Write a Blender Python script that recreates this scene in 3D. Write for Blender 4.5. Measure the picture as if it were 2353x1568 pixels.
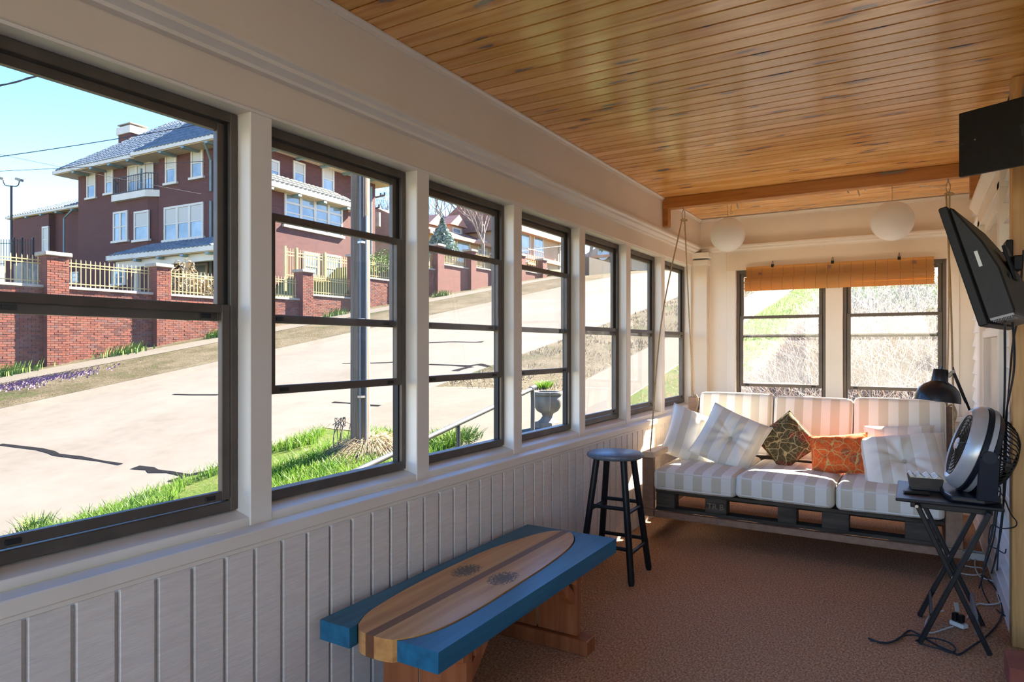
import bpy, bmesh, math, random
from mathutils import Vector, Matrix, Euler, noise
random.seed(7)
for o in list(bpy.data.objects): bpy.data.objects.remove(o)
SC = bpy.context.scene; COL = SC.collection
PI = math.pi
# ---------------------------------------------------------------- camera, sky, sun, exposure
FPX, U0, V0 = 1531.0, 1176.5, 796.0          # focal length and horizon of the 2353 x 1568 frame
TH = math.atan(928/1531.0); CT, ST = math.cos(TH), math.sin(TH)
H, CX = 1.37, 1.797                          # eye height, distance from the window wall
cam_d = bpy.data.cameras.new('camera'); cam = bpy.data.objects.new('camera', cam_d); COL.objects.link(cam)
cam.location = (CX, 0, H); cam.rotation_euler = (PI/2, 0, TH)
cam_d.sensor_width = 36; cam_d.lens = FPX/2353*36; cam_d.shift_y = (V0-784)/2353.0
cam_d.clip_start = .05; cam_d.clip_end = 500
SC.camera = cam
SC.view_settings.view_transform = 'Standard'; SC.view_settings.look = 'None'
SC.view_settings.exposure = 3.42; SC.view_settings.gamma = 1; SC.view_settings.use_curve_mapping = False
w = bpy.data.worlds.new('sky'); SC.world = w; w.use_nodes = True
nt = w.node_tree; nt.nodes.clear()
sk = nt.nodes.new('ShaderNodeTexSky'); sk.sky_type = 'NISHITA'; sk.sun_disc = False
SUN = Vector((.28, 1, .82)).normalized()
sk.sun_elevation = math.asin(SUN.z); sk.sun_rotation = math.atan2(SUN.x, SUN.y)
sk.altitude = 300; sk.air_density = 1.0; sk.dust_density = .2; sk.ozone_density = 1.5
bg = nt.nodes.new('ShaderNodeBackground'); bg.inputs['Strength'].default_value = .066
ow = nt.nodes.new('ShaderNodeOutputWorld')
hsv = nt.nodes.new('ShaderNodeHueSaturation'); hsv.inputs['Saturation'].default_value = 1.32
nt.links.new(sk.outputs[0], hsv.inputs['Color']); tn = nt.nodes.new('ShaderNodeMix'); tn.data_type = 'RGBA'; tn.blend_type = 'MULTIPLY'; tn.inputs[0].default_value = 1; tn.inputs[7].default_value = (1, .925, 1, 1)
nt.links.new(hsv.outputs[0], tn.inputs[6]); nt.links.new(tn.outputs[2], bg.inputs[0]); nt.links.new(bg.outputs[0], ow.inputs[0])
sd = bpy.data.lights.new('sun', 'SUN'); sd.energy = 6.3; sd.angle = .009; sd.color = (1, .87, .69)
so = bpy.data.objects.new('sun', sd); COL.objects.link(so); so.location = (6, 14, 20)
so.rotation_euler = (-SUN).to_track_quat('-Z', 'Y').to_euler()

# ---------------------------------------------------------------- pixel -> place helpers (need a plane to land on)
def ray(u, v):
    s = (u-U0)/FPX
    return Vector((s*CT-ST, s*ST+CT, (V0-v)/FPX))
def onx(u, v, x): r = ray(u, v); return Vector((CX, 0, H)) + r*((x-CX)/r.x)
def ony(u, v, y): r = ray(u, v); return Vector((CX, 0, H)) + r*(y/r.y)
def onz(u, v, z): r = ray(u, v); return Vector((CX, 0, H)) + r*((z-H)/r.z)
def fw(u, v, f): return Vector((CX, 0, H)) + ray(u, v)*f
# ---------------------------------------------------------------- materials
MATS = {}
class NB:
    def __init__(s, name):
        m = bpy.data.materials.new(name); m.use_nodes = True; s.m = m; s.t = m.node_tree; s.t.nodes.clear()
        s.out = s.t.nodes.new('ShaderNodeOutputMaterial'); MATS[name] = m
    def n(s, typ, ins=None, **kw):
        nd = s.t.nodes.new('ShaderNode'+typ)
        for k, v in kw.items(): setattr(nd, k, v)
        for k, v in (ins or {}).items():
            if isinstance(v, bpy.types.NodeSocket): s.t.links.new(v, nd.inputs[k])
            else: nd.inputs[k].default_value = v
        return nd
    def math(s, op, a, b=0, c=0): return s.n('Math', {0: a, 1: b, 2: c}, operation=op).outputs[0]
    def mix(s, f, a, b):
        nd = s.n('Mix', data_type='RGBA')
        for i, v in ((0, f), (6, a), (7, b)):
            if isinstance(v, bpy.types.NodeSocket): s.t.links.new(v, nd.inputs[i])
            else: nd.inputs[i].default_value = v
        return nd.outputs[2]
    def ramp(s, f, stops, interp='LINEAR'):
        nd = s.n('ValToRGB', {0: f}); cr = nd.color_ramp; cr.interpolation = interp
        while len(cr.elements) < len(stops): cr.elements.new(.5)
        for e, (p, c) in zip(cr.elements, stops): e.position = p; e.color = (*c, 1) if len(c) == 3 else c
        return nd.outputs[0]
    def coords(s, scale=(1, 1, 1), kind='Object', rnd=0, rot=(0, 0, 0)):
        co = s.n('TexCoord').outputs[kind]
        if rnd:
            r = s.n('ObjectInfo').outputs['Random']
            v = s.n('CombineXYZ', {0: s.math('MULTIPLY', r, rnd), 1: s.math('MULTIPLY', r, rnd*.37), 2: s.math('MULTIPLY', r, rnd*.71)}).outputs[0]
            co = s.n('VectorMath', {0: co, 1: v}, operation='ADD').outputs[0]
        return s.n('Mapping', {0: co, 2: rot, 3: scale}).outputs[0]
    def noise(s, vec, scale=5, detail=4, rough=.55, dist=0):
        return s.n('TexNoise', {'Vector': vec, 'Scale': scale, 'Detail': detail, 'Roughness': rough, 'Distortion': dist}).outputs[0]
    def bump(s, h, strength=.3, dist=.01): return s.n('Bump', {'Height': h, 'Strength': strength, 'Distance': dist}).outputs[0]
    def pr(s, col, rough=.5, metal=0, coat=0, nrm=None, spec=.5, **kw):
        d = {'Base Color': col, 'Roughness': rough, 'Metallic': metal, 'Coat Weight': coat, 'Specular IOR Level': spec}
        if nrm is not None: d['Normal'] = nrm
        d.update(kw)
        b = s.n('BsdfPrincipled', d); s.t.links.new(b.outputs[0], s.out.inputs[0]); return s.m
def c4(c): return (*c, 1)
def srgb(r, g, b):
    f = lambda v: (v/255/12.92) if v/255 <= .04045 else ((v/255+.055)/1.055)**2.4
    return (f(r), f(g), f(b))
def pm(name, c1, c2=None, scale=6, stretch=(1, 1, 1), rough=.5, metal=0, bump=0, bscale=None, coat=0, rnd=0, spec=.5, lo=.35, hi=.65, detail=4, bdist=.01, vary=0):
    b = NB(name); v = b.coords(stretch, rnd=rnd)
    col = c4(c1)
    if c2 is not None: col = b.ramp(b.noise(v, scale, detail), [(lo, c1), (hi, c2)])
    if vary:
        r = b.n('ObjectInfo').outputs['Random']
        k = b.math('MULTIPLY_ADD', r, vary, 1-vary/2)
        hs = b.n('HueSaturation', {'Value': k, 'Color': col}); col = hs.outputs[0]
    nrm = b.bump(b.noise(v, bscale or scale*3, 5), bump, bdist) if bump else None
    return b.pr(col, rough, metal, coat, nrm, spec)

pm('cream_paint', (.80, .68, .55), (.76, .64, .50), 2.2, rough=.5, bump=.12, bscale=60, bdist=.002)
pm('white_trim', (.84, .77, .68), (.80, .72, .62), 3, rough=.42, bump=.12, bscale=50, bdist=.002)
pm('frieze_paint', (.84, .75, .65), (.80, .71, .60), 1.6, rough=.5, bump=.10, bscale=40, bdist=.002)
pm('siding_paint', (.82, .755, .70), (.74, .675, .62), 9, stretch=(1, 1, 12), rough=.55, bump=.55, bscale=26, rnd=9, bdist=.004, vary=.07)
pm('backing_dark', (.28, .24, .20), rough=.8)
pm('clapboard_white', (.87, .85, .82), (.84, .815, .78), 4, stretch=(1, .3, 2), rough=.45, bump=.1, bscale=40, bdist=.002)
pm('bronze_metal', (.125, .10, .08), (.095, .076, .06), 8, rough=.45, metal=.3, bump=.04, bscale=80, bdist=.001)
pm('bronze_rail', (.13, .11, .095), (.085, .07, .06), 5, rough=.3, metal=.6)
pm('black_rubber', (.012, .012, .012), rough=.6)
def glass(name, tint, dust, dscale, seed):
    b = NB(name); v = b.coords((1, 1, 1))
    v2 = b.n('Mapping', {0: v, 1: (seed, seed*.3, seed*.7)}).outputs[0]
    spk = b.ramp(b.noise(v2, dscale*6, 2), [(.66, (0, 0, 0)), (.76, (1, 1, 1))])
    hz = b.ramp(b.noise(v2, 2.2, 3), [(.3, (.25, .25, .25)), (.75, (1, 1, 1))])
    f = b.math('MULTIPLY', b.math('ADD', b.math('MULTIPLY', spk, .8), b.math('MULTIPLY', hz, .6)), dust)
    tr = b.n('BsdfTransparent', {0: c4(tint)}).outputs[0]
    gl = b.n('BsdfGlossy', {0: (1, 1, 1, 1), 'Roughness': .01}).outputs[0]
    fc = b.n('LayerWeight', {0: .5}).outputs['Facing']
    g = b.n('MixShader', {0: b.math('MULTIPLY_ADD', b.math('POWER', fc, 4.0), .55, .02), 1: tr, 2: gl}).outputs[0]
    df = b.n('AddShader', {0: b.n('BsdfTranslucent', {0: (.45, .46, .47, 1)}).outputs[0], 1: b.n('BsdfDiffuse', {0: (.35, .36, .37, 1)}).outputs[0]}).outputs[0]
    o = b.n('MixShader', {0: f, 1: g, 2: df}).outputs[0]
    b.t.links.new(o, b.out.inputs[0])
glass('pane_clear', (.985, .99, .993), .015, 9, 1)
glass('pane_hazy', (.96, .975, .985), .075, 9, 7)
glass('pane_dusty', (.98, .985, .99), .045, 9, 4)
def pine(name, base, dark, light, knot=True, gl=.22, axis=0, kx=2.4, ky=9., rnd=60., coat=.6):
    b = NB(name)
    st = [30, 30, 30]; st[axis] = 1.6
    v = b.coords(tuple(st), rnd=rnd)
    g = b.noise(v, 1.0, 5, .6, .6)
    col = b.ramp(g, [(.30, dark), (.5, base), (.72, light)])
    r = b.n('ObjectInfo').outputs['Random']
    col = b.n('HueSaturation', {'Value': b.math('MULTIPLY_ADD', r, .30, .86), 'Saturation': b.math('MULTIPLY_ADD', r, -.12, 1.06), 'Color': col}).outputs[0]
    if knot:
        ob = b.n('SeparateXYZ', {0: b.coords((1, 1, 1), rnd=rnd*1.7)})
        al, o1, o2 = ob.outputs[axis], ob.outputs[(axis+1) % 3], ob.outputs[(axis+2) % 3]
        vk = b.n('CombineXYZ', {0: b.math('MULTIPLY', al, kx), 1: b.math('MULTIPLY', b.math('ADD', o1, o2), ky), 2: 0.0}).outputs[0]
        dn = b.n('TexNoise', {'Vector': vk, 'Scale': 2.5, 'Detail': 3}).outputs['Color']
        vk2 = b.n('VectorMath', {0: vk, 1: b.n('VectorMath', {0: dn, 3: .45}, operation='SCALE').outputs[0]}, operation='ADD').outputs[0]
        vo = b.n('TexVoronoi', {'Vector': vk2, 'Scale': 1.0, 'Randomness': 1.0}, voronoi_dimensions='2D'); d = vo.outputs['Distance']
        on = b.math('GREATER_THAN', b.n('SeparateColor', {0: vo.outputs['Color']}).outputs[0], .52)
        halo = b.math('MULTIPLY', b.ramp(d, [(.10, (1, 1, 1)), (.30, (0, 0, 0))]), b.math('MULTIPLY', on, .6))
        core = b.math('MULTIPLY', b.ramp(d, [(.085, (1, 1, 1)), (.12, (0, 0, 0))]), on)
        col = b.mix(halo, col, c4((dark[0]*.75, dark[1]*.5, dark[2]*.4)))
        col = b.mix(b.math('MULTIPLY', core, .9), col, c4((.17, .135, .105)))
    nrm = b.bump(g, .06, .002)
    return b.pr(col, gl, 0, coat, nrm, .5, **{'Coat Roughness': .12})
pine('pine_ceiling', (.86, .43, .115), (.66, .255, .05), (.93, .53, .18), coat=.3)
pm('gap_dark', (.05, .022, .010), rough=.9)
pine('pine_beam', (.50, .195, .04), (.36, .115, .02), (.60, .26, .065), kx=1.5, ky=7, coat=.25, gl=.35)
pine('pine_post', (.60, .34, .13), (.47, .235, .075), (.68, .42, .19), axis=2, kx=1.2, ky=6, coat=.1, gl=.45)
def carpet():
    b = NB('carpet'); v = b.coords()
    vr = b.n('Mapping', {0: v, 2: (0, 0, .5), 3: (120, 60, 1)}).outputs[0]
    a = b.noise(vr, 1.0, 2, .6); f2 = b.noise(v, 110, 2, .6); big = b.noise(v, 1.3, 3)
    col = b.ramp(b.math('ADD', b.math('MULTIPLY', a, .6), b.math('MULTIPLY', f2, .4)), [(.36, (.28, .115, .055)), (.47, (.47, .24, .135)), (.56, (.62, .37, .23)), (.68, (.78, .57, .40))])
    col = b.mix(b.math('MULTIPLY', big, .35), col, c4((.52, .28, .15)))
    return b.pr(col, .95, 0, 0, b.bump(b.math('ADD', a, f2), .8, .008), .1)
carpet()
def paint_wood(name, c1, c2, axis=1):
    b = NB(name); st = [26, 26, 26]; st[axis] = 1.4
    v = b.coords(tuple(st)); g = b.noise(v, 1, 5)
    wear = b.ramp(b.noise(b.coords(), 14, 6, .7), [(.66, (0, 0, 0)), (.78, (1, 1, 1))])
    col = b.mix(b.math('MULTIPLY', wear, .35), b.ramp(g, [(.35, c1), (.65, c2)]), c4((c2[0]*1.6+.05, c2[1]*1.4+.03, c2[2]*1.2+.02)))
    return b.pr(col, .42, 0, .06, b.bump(g, .25, .004), .4, **{'Coat Roughness': .3})
paint_wood('blue_paint', (.008, .105, .20), (.014, .165, .30))
def surf():
    b = NB('surfboard_wood'); v = b.coords((22, 1.3, 22)); g = b.noise(v, 1, 5, .6, .4)
    col = b.ramp(g, [(.3, (.46, .195, .055)), (.5, (.62, .295, .09)), (.72, (.72, .39, .145))])
    x = b.n('SeparateXYZ', {0: b.n('TexCoord').outputs['Object']})
    X, Y = x.outputs[0], x.outputs[1]
    stripe = b.math('LESS_THAN', b.math('ABSOLUTE', X), .019)
    col = b.mix(stripe, col, b.mix(g, c4((.13, .045, .018)), c4((.22, .085, .03))))
    fn = b.noise(b.coords((150, 60, 1)), 1, 3, .7)
    for px in (-.09, .09):                                       # two scuffed dark patches
        dx = b.math('DIVIDE', b.math('SUBTRACT', X, px), .052); dy = b.math('DIVIDE', b.math('SUBTRACT', Y, .0), .082)
        d = b.math('SQRT', b.math('ADD', b.math('MULTIPLY', dx, dx), b.math('MULTIPLY', dy, dy)))
        k = b.math('GREATER_THAN', b.math('SUBTRACT', fn, b.math('MULTIPLY', d, .22)), .30)
        k = b.math('MULTIPLY', k, b.math('LESS_THAN', d, 1.08))
        col = b.mix(b.math('MULTIPLY', k, .92), col, c4((.025, .018, .02)))
    return b.pr(col, .33, 0, .3, b.bump(g, .08, .002))
surf()
pm('cedar_wood', (.28, .075, .022), (.42, .135, .045), 1, stretch=(26, 26, 1.6), rough=.5, bump=.1, bscale=2, rnd=20, vary=.25)
pm('cedar_end', (.20, .09, .05), (.30, .15, .09), 20, rough=.7)
pm('black_wood', (.007, .007, .009), (.012, .012, .015), 9, rough=.42, spec=.3)
pm('stool_grey', (.10, .12, .155), (.145, .165, .20), 60, rough=.38, bump=.12, bscale=120, bdist=.002)
def stripes(name, c1, c2, period, duty=.5, axis=0, bump=.25, off=0.0):
    b = NB(name); co = b.n('TexCoord').outputs['Object']
    X = b.n('SeparateXYZ', {0: co}).outputs[axis]
    k = b.math('LESS_THAN', b.math('FRACT', b.math('ADD', b.math('DIVIDE', X, period), 50.0+off)), duty)
    col = b.mix(k, c4(c1), c4(c2))
    n1 = b.noise(b.coords(), 9, 4); n2 = b.noise(b.coords(), 400, 2)
    return b.pr(col, .85, 0, 0, b.bump(b.math('ADD', n1, b.math('MULTIPLY', n2, .12)), bump, .012), .2, **{'Sheen Weight': .15})
stripes('cushion_stripe', (.85, .83, .775), (.67, .61, .50), .128)
stripes('pillow_stripe', (.86, .84, .785), (.71, .66, .565), .14, .42)
pm('piping_white', (.84, .82, .78), rough=.8)
pm('button_beige', (.58, .50, .40), rough=.8)
def paisley(name, base, vine, flower, accent):
    b = NB(name); v = b.coords(); dn = b.n('TexNoise', {'Vector': v, 'Scale': 9, 'Detail': 2}).outputs['Color']
    vd = b.n('VectorMath', {0: v, 1: b.n('VectorMath', {0: dn, 3: .06}, operation='SCALE').outputs[0]}, operation='ADD').outputs[0]
    e = b.n('TexVoronoi', {'Vector': vd, 'Scale': 11}, feature='DISTANCE_TO_EDGE').outputs['Distance']
    f = b.n('TexVoronoi', {'Vector': vd, 'Scale': 7.5}); fd = f.outputs['Distance']
    rings = b.math('SINE', b.math('MULTIPLY', fd, 55))
    col = b.mix(b.math('MULTIPLY', b.math('LESS_THAN', fd, .30), .9), c4(base), c4(flower))
    col = b.mix(b.math('MULTIPLY', b.math('LESS_THAN', fd, .34), b.math('GREATER_THAN', rings, .45)), col, c4(accent))
    col = b.mix(b.math('LESS_THAN', fd, .07), col, c4(vine))
    col = b.mix(b.math('LESS_THAN', e, .022), col, c4(vine))
    w2 = b.n('TexVoronoi', {'Vector': vd, 'Scale': 26}, feature='DISTANCE_TO_EDGE').outputs['Distance']
    col = b.mix(b.math('MULTIPLY', b.math('LESS_THAN', w2, .018), .75), col, c4(vine))
    n2 = b.noise(b.coords(), 300, 2)
    return b.pr(col, .85, 0, 0, b.bump(b.math('ADD', b.noise(v, 10, 3), b.math('MULTIPLY', n2, .2)), .25, .01), .2)
paisley('paisley_green', (.085, .065, .03), (.46, .34, .17), (.16, .065, .04), (.26, .035, .02))
paisley('paisley_orange', (.68, .11, .022), (.55, .36, .14), (.30, .13, .065), (.50, .065, .02))
pm('sofa_timber', (.24, .14, .09), (.31, .19, .125), 1.5, stretch=(20, 20, 20), rough=.6, bump=.1)
pm('sofa_timber_light', (.66, .50, .33), (.74, .58, .40), 1.5, stretch=(3, 20, 20), rough=.55)
pm('pallet_wood', (.04, .032, .025), (.09, .072, .056), 1, stretch=(4, 30, 30), rough=.85, bump=.4, bscale=3, rnd=12, vary=.3)
pm('rope_tan', (.36, .25, .13), (.50, .37, .21), 120, rough=.9, bump=.5, bscale=200, bdist=.003)
pm('galvanized', (.45, .44, .42), (.30, .29, .27), 30, rough=.35, metal=.9)
pm('black_plastic', (.0085, .008, .008), (.012, .0115, .0115), 30, rough=.5, spec=.25, bump=.08, bscale=300, bdist=.001)
pm('dark_plastic', (.014, .013, .0125), (.018, .0165, .0155), 30, rough=.5, spec=.3)
pm('tv_gloss', (.008, .008, .009), rough=.12, coat=.5)
pm('tv_vent', (.33, .32, .31), rough=.5)
pm('silver_plastic', (.50, .52, .55), (.46, .48, .51), 30, rough=.3, metal=.35)
pm('fan_navy', (.007, .010, .02), rough=.35, spec=.35)
pm('lamp_black', (.010, .011, .016), rough=.28, coat=.35)
pm('lamp_inside', (.78, .76, .66), rough=.5)
pm('bulb_white', (.85, .84, .78), rough=.3)
pm('white_plastic', (.75, .75, .72), rough=.4)
pm('sticker_white', (.72, .72, .68), rough=.6)
def globe():
    b = NB('globe_glass')
    p = b.n('BsdfPrincipled', {'Base Color': c4((.93, .92, .90)), 'Roughness': .4}).outputs[0]
    t = b.n('BsdfTranslucent', {0: c4((.93, .92, .90))}).outputs[0]
    b.t.links.new(b.n('MixShader', {0: .4, 1: p, 2: t}).outputs[0], b.out.inputs[0])
globe()
def bamboo():
    b = NB('bamboo'); v = b.coords((.9, 130, 130)); g = b.noise(v, 1, 3)
    col = b.ramp(g, [(.3, (.50, .27, .06)), (.5, (.78, .49, .15)), (.7, (.88, .62, .25))])
    p = b.n('BsdfPrincipled', {'Base Color': col, 'Roughness': .55, 'Normal': b.bump(g, .3, .003)}).outputs[0]
    t = b.n('BsdfTranslucent', {0: c4((.90, .52, .12))}).outputs[0]
    b.t.links.new(b.n('MixShader', {0: .55, 1: p, 2: t}).outputs[0], b.out.inputs[0])
bamboo()
# outdoors
def ground_mat(name, stops, scale, rough=.95, bump=.3, bscale=40, stretch=(1, 1, 1), spec=.1, bd=.03, detail=6):
    b = NB(name); v = b.coords(stretch)
    g = b.noise(v, scale, detail, .65); s2 = b.noise(v, scale*9, 4, .7)
    stops = [(q, tuple(ch*.68 for ch in c_)) for q, c_ in stops]
    col = b.ramp(b.math('ADD', b.math('MULTIPLY', g, .65), b.math('MULTIPLY', s2, .35)), stops)
    return b.pr(col, rough, 0, 0, b.bump(b.noise(v, bscale, 5, .7), bump, bd), spec)
ground_mat('road_concrete', [(.35, (.112, .103, .092)), (.5, (.138, .128, .117)), (.65, (.155, .146, .135))], .35, bump=.1, bscale=60, bd=.01)
ground_mat('walk_concrete', [(.35, (.105, .098, .086)), (.65, (.135, .127, .115))], .8, bump=.1, bscale=60, bd=.01)
ground_mat('curb_concrete', [(.35, (.11, .10, .088)), (.65, (.145, .133, .12))], 1.2, bump=.15)
ground_mat('dry_verge', [(.38, (.035, .055, .012)), (.45, (.065, .055, .032)), (.55, (.105, .09, .06)), (.64, (.13, .112, .083))], .55, bump=.8, bscale=14, bd=.06)
ground_mat('lawn_soil', [(.36, (.03, .07, .008)), (.5, (.07, .11, .018)), (.64, (.13, .11, .06))], 1.6, bump=.7, bscale=20)
ground_mat('garden_soil', [(.35, (.10, .16, .03)), (.65, (.25, .21, .13))], .5, bump=.6)
ground_mat('bank_soil', [(.36, (.11, .085, .06)), (.5, (.20, .155, .115)), (.66, (.13, .16, .045))], .7, bump=.9, bscale=10, bd=.1)
pm('brick_red', (.30, .075, .045), (.42, .13, .08), 3, rough=.85, bump=.3, bscale=40, rnd=30, vary=.7)
def brickwork(name, c1, c2, mortar, bw=.215, bh=.07):
    b = NB(name); co = b.n('TexCoord').outputs['Object']
    sx = b.n('SeparateXYZ', {0: co}); nx = b.n('SeparateXYZ', {0: b.n('NewGeometry').outputs['Normal']})
    fx = b.math('GREATER_THAN', b.math('ABSOLUTE', nx.outputs[0]), .5)
    uu = b.math('ADD', b.math('MULTIPLY', sx.outputs[1], fx), b.math('MULTIPLY', sx.outputs[0], b.math('SUBTRACT', 1.0, fx)))
    v = b.n('CombineXYZ', {0: uu, 1: sx.outputs[2], 2: 0.0}).outputs[0]
    br = b.n('TexBrick', {'Vector': v, 'Color1': c4(c1), 'Color2': c4(c2), 'Mortar': c4(mortar), 'Scale': 1.0, 'Mortar Size': .006, 'Brick Width': bw, 'Row Height': bh, 'Bias': -.1})
    n = b.noise(b.coords(), .8, 4)
    col = b.mix(b.math('MULTIPLY', n, .3), br.outputs[0], c4((c1[0]*.7, c1[1]*.8, c1[2])))
    return b.pr(col, .85, 0, 0, b.bump(br.outputs[1], -.4, .01), .2)
brickwork('brick_wall', (.15, .052, .040), (.10, .034, .030), (.13, .10, .09))
brickwork('brick_house', (.095, .034, .030), (.062, .022, .024), (.085, .06, .058))
pm('mortar', (.15, .12, .105), rough=.95, bump=.3)
pm('stone_cap', (.27, .24, .205), (.21, .185, .16), 3, rough=.8, bump=.2)
pm('fence_gold', (.38, .28, .115), (.33, .24, .09), 5, rough=.45)
pm('iron_black', (.02, .022, .026), rough=.5, metal=.4)
pm('rail_steel', (.045, .05, .058), (.03, .034, .04), 6, rough=.5, metal=0)
pm('roof_tile', (.075, .10, .125), (.13, .16, .185), 3, rough=.5, bump=.2, rnd=20, vary=.5)
pm('roof_tile_pale', (.17, .175, .16), (.22, .225, .205), 3, rough=.5, vary=.4, rnd=20)
pm('house_trim', (.46, .44, .40), (.42, .39, .35), 2, rough=.55)
pm('house_soffit', (.36, .28, .21), rough=.7)
pm('copper_green', (.09, .16, .18), (.13, .20, .22), 4, rough=.6)
pm('house_glass', (.10, .14, .18), (.22, .27, .31), 1.1, rough=.06, spec=.9)
pm('blind_white', (.36, .36, .34), rough=.6)
pm('stucco_peach', (.35, .25, .18), (.32, .22, .155), 1.5, rough=.9, bump=.15)
pm('stucco_grey', (.24, .21, .185), (.27, .235, .20), 1.5, rough=.9)
pm('roof_brown', (.15, .08, .06), (.21, .12, .09), 4, stretch=(1, 1, 3), rough=.9, bump=.4, bscale=9)
pm('fascia_rose', (.30, .15, .10), rough=.6)
pm('garage_door', (.19, .14, .11), (.21, .16, .125), 2, rough=.7)
pm('bark', (.085, .07, .058), (.14, .12, .105), 6, stretch=(3, 3, .6), rough=.95, bump=.5, bscale=14)
pm('bark_pale', (.19, .155, .145), (.25, .21, .19), 6, rough=.95)
pm('pole_wood', (.075, .055, .04), (.15, .115, .085), 1, stretch=(30, 30, .8), rough=.9, bump=.5, bscale=2, bdist=.02)
pm('conduit_blue', (.13, .165, .20), rough=.5, metal=.2)
pm('wire_black', (.015, .02, .03), rough=.6)
pm('spruce', (.15, .23, .215), (.26, .34, .305), 5, rough=.9)
pm('evergreen', (.035, .075, .03), (.08, .13, .05), 5, rough=.9)
pm('shrub_green', (.055, .12, .016), (.13, .19, .035), 5, rough=.9)
pm('urn_stone', (.065, .068, .065), (.12, .12, .112), 7, stretch=(1, 1, .5), rough=.8, bump=.4)
pm('crack_tar', (.010, .010, .012), rough=1, spec=0)
pm('flower_purple', (.13, .075, .16), (.18, .12, .20), 9, rough=.9)
pm('straw', (.24, .18, .105), (.33, .26, .165), 8, rough=.95)
def grassm(name, a, c):
    b = NB(name); g = b.noise(b.coords(), 2.5, 3)
    col = b.ramp(g, [(.35, a), (.65, c)])
    p = b.n('BsdfPrincipled', {'Base Color': col, 'Roughness': .6}).outputs[0]
    t = b.n('BsdfTranslucent', {0: col}).outputs[0]
    b.t.links.new(b.n('MixShader', {0: .4, 1: p, 2: t}).outputs[0], b.out.inputs[0])
grassm('grass_blade', (.045, .125, .009), (.11, .19, .022))
grassm('brush_dry', (.17, .148, .14), (.30, .275, .265))
grassm('brush_rust', (.19, .105, .07), (.27, .18, .125))
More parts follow.
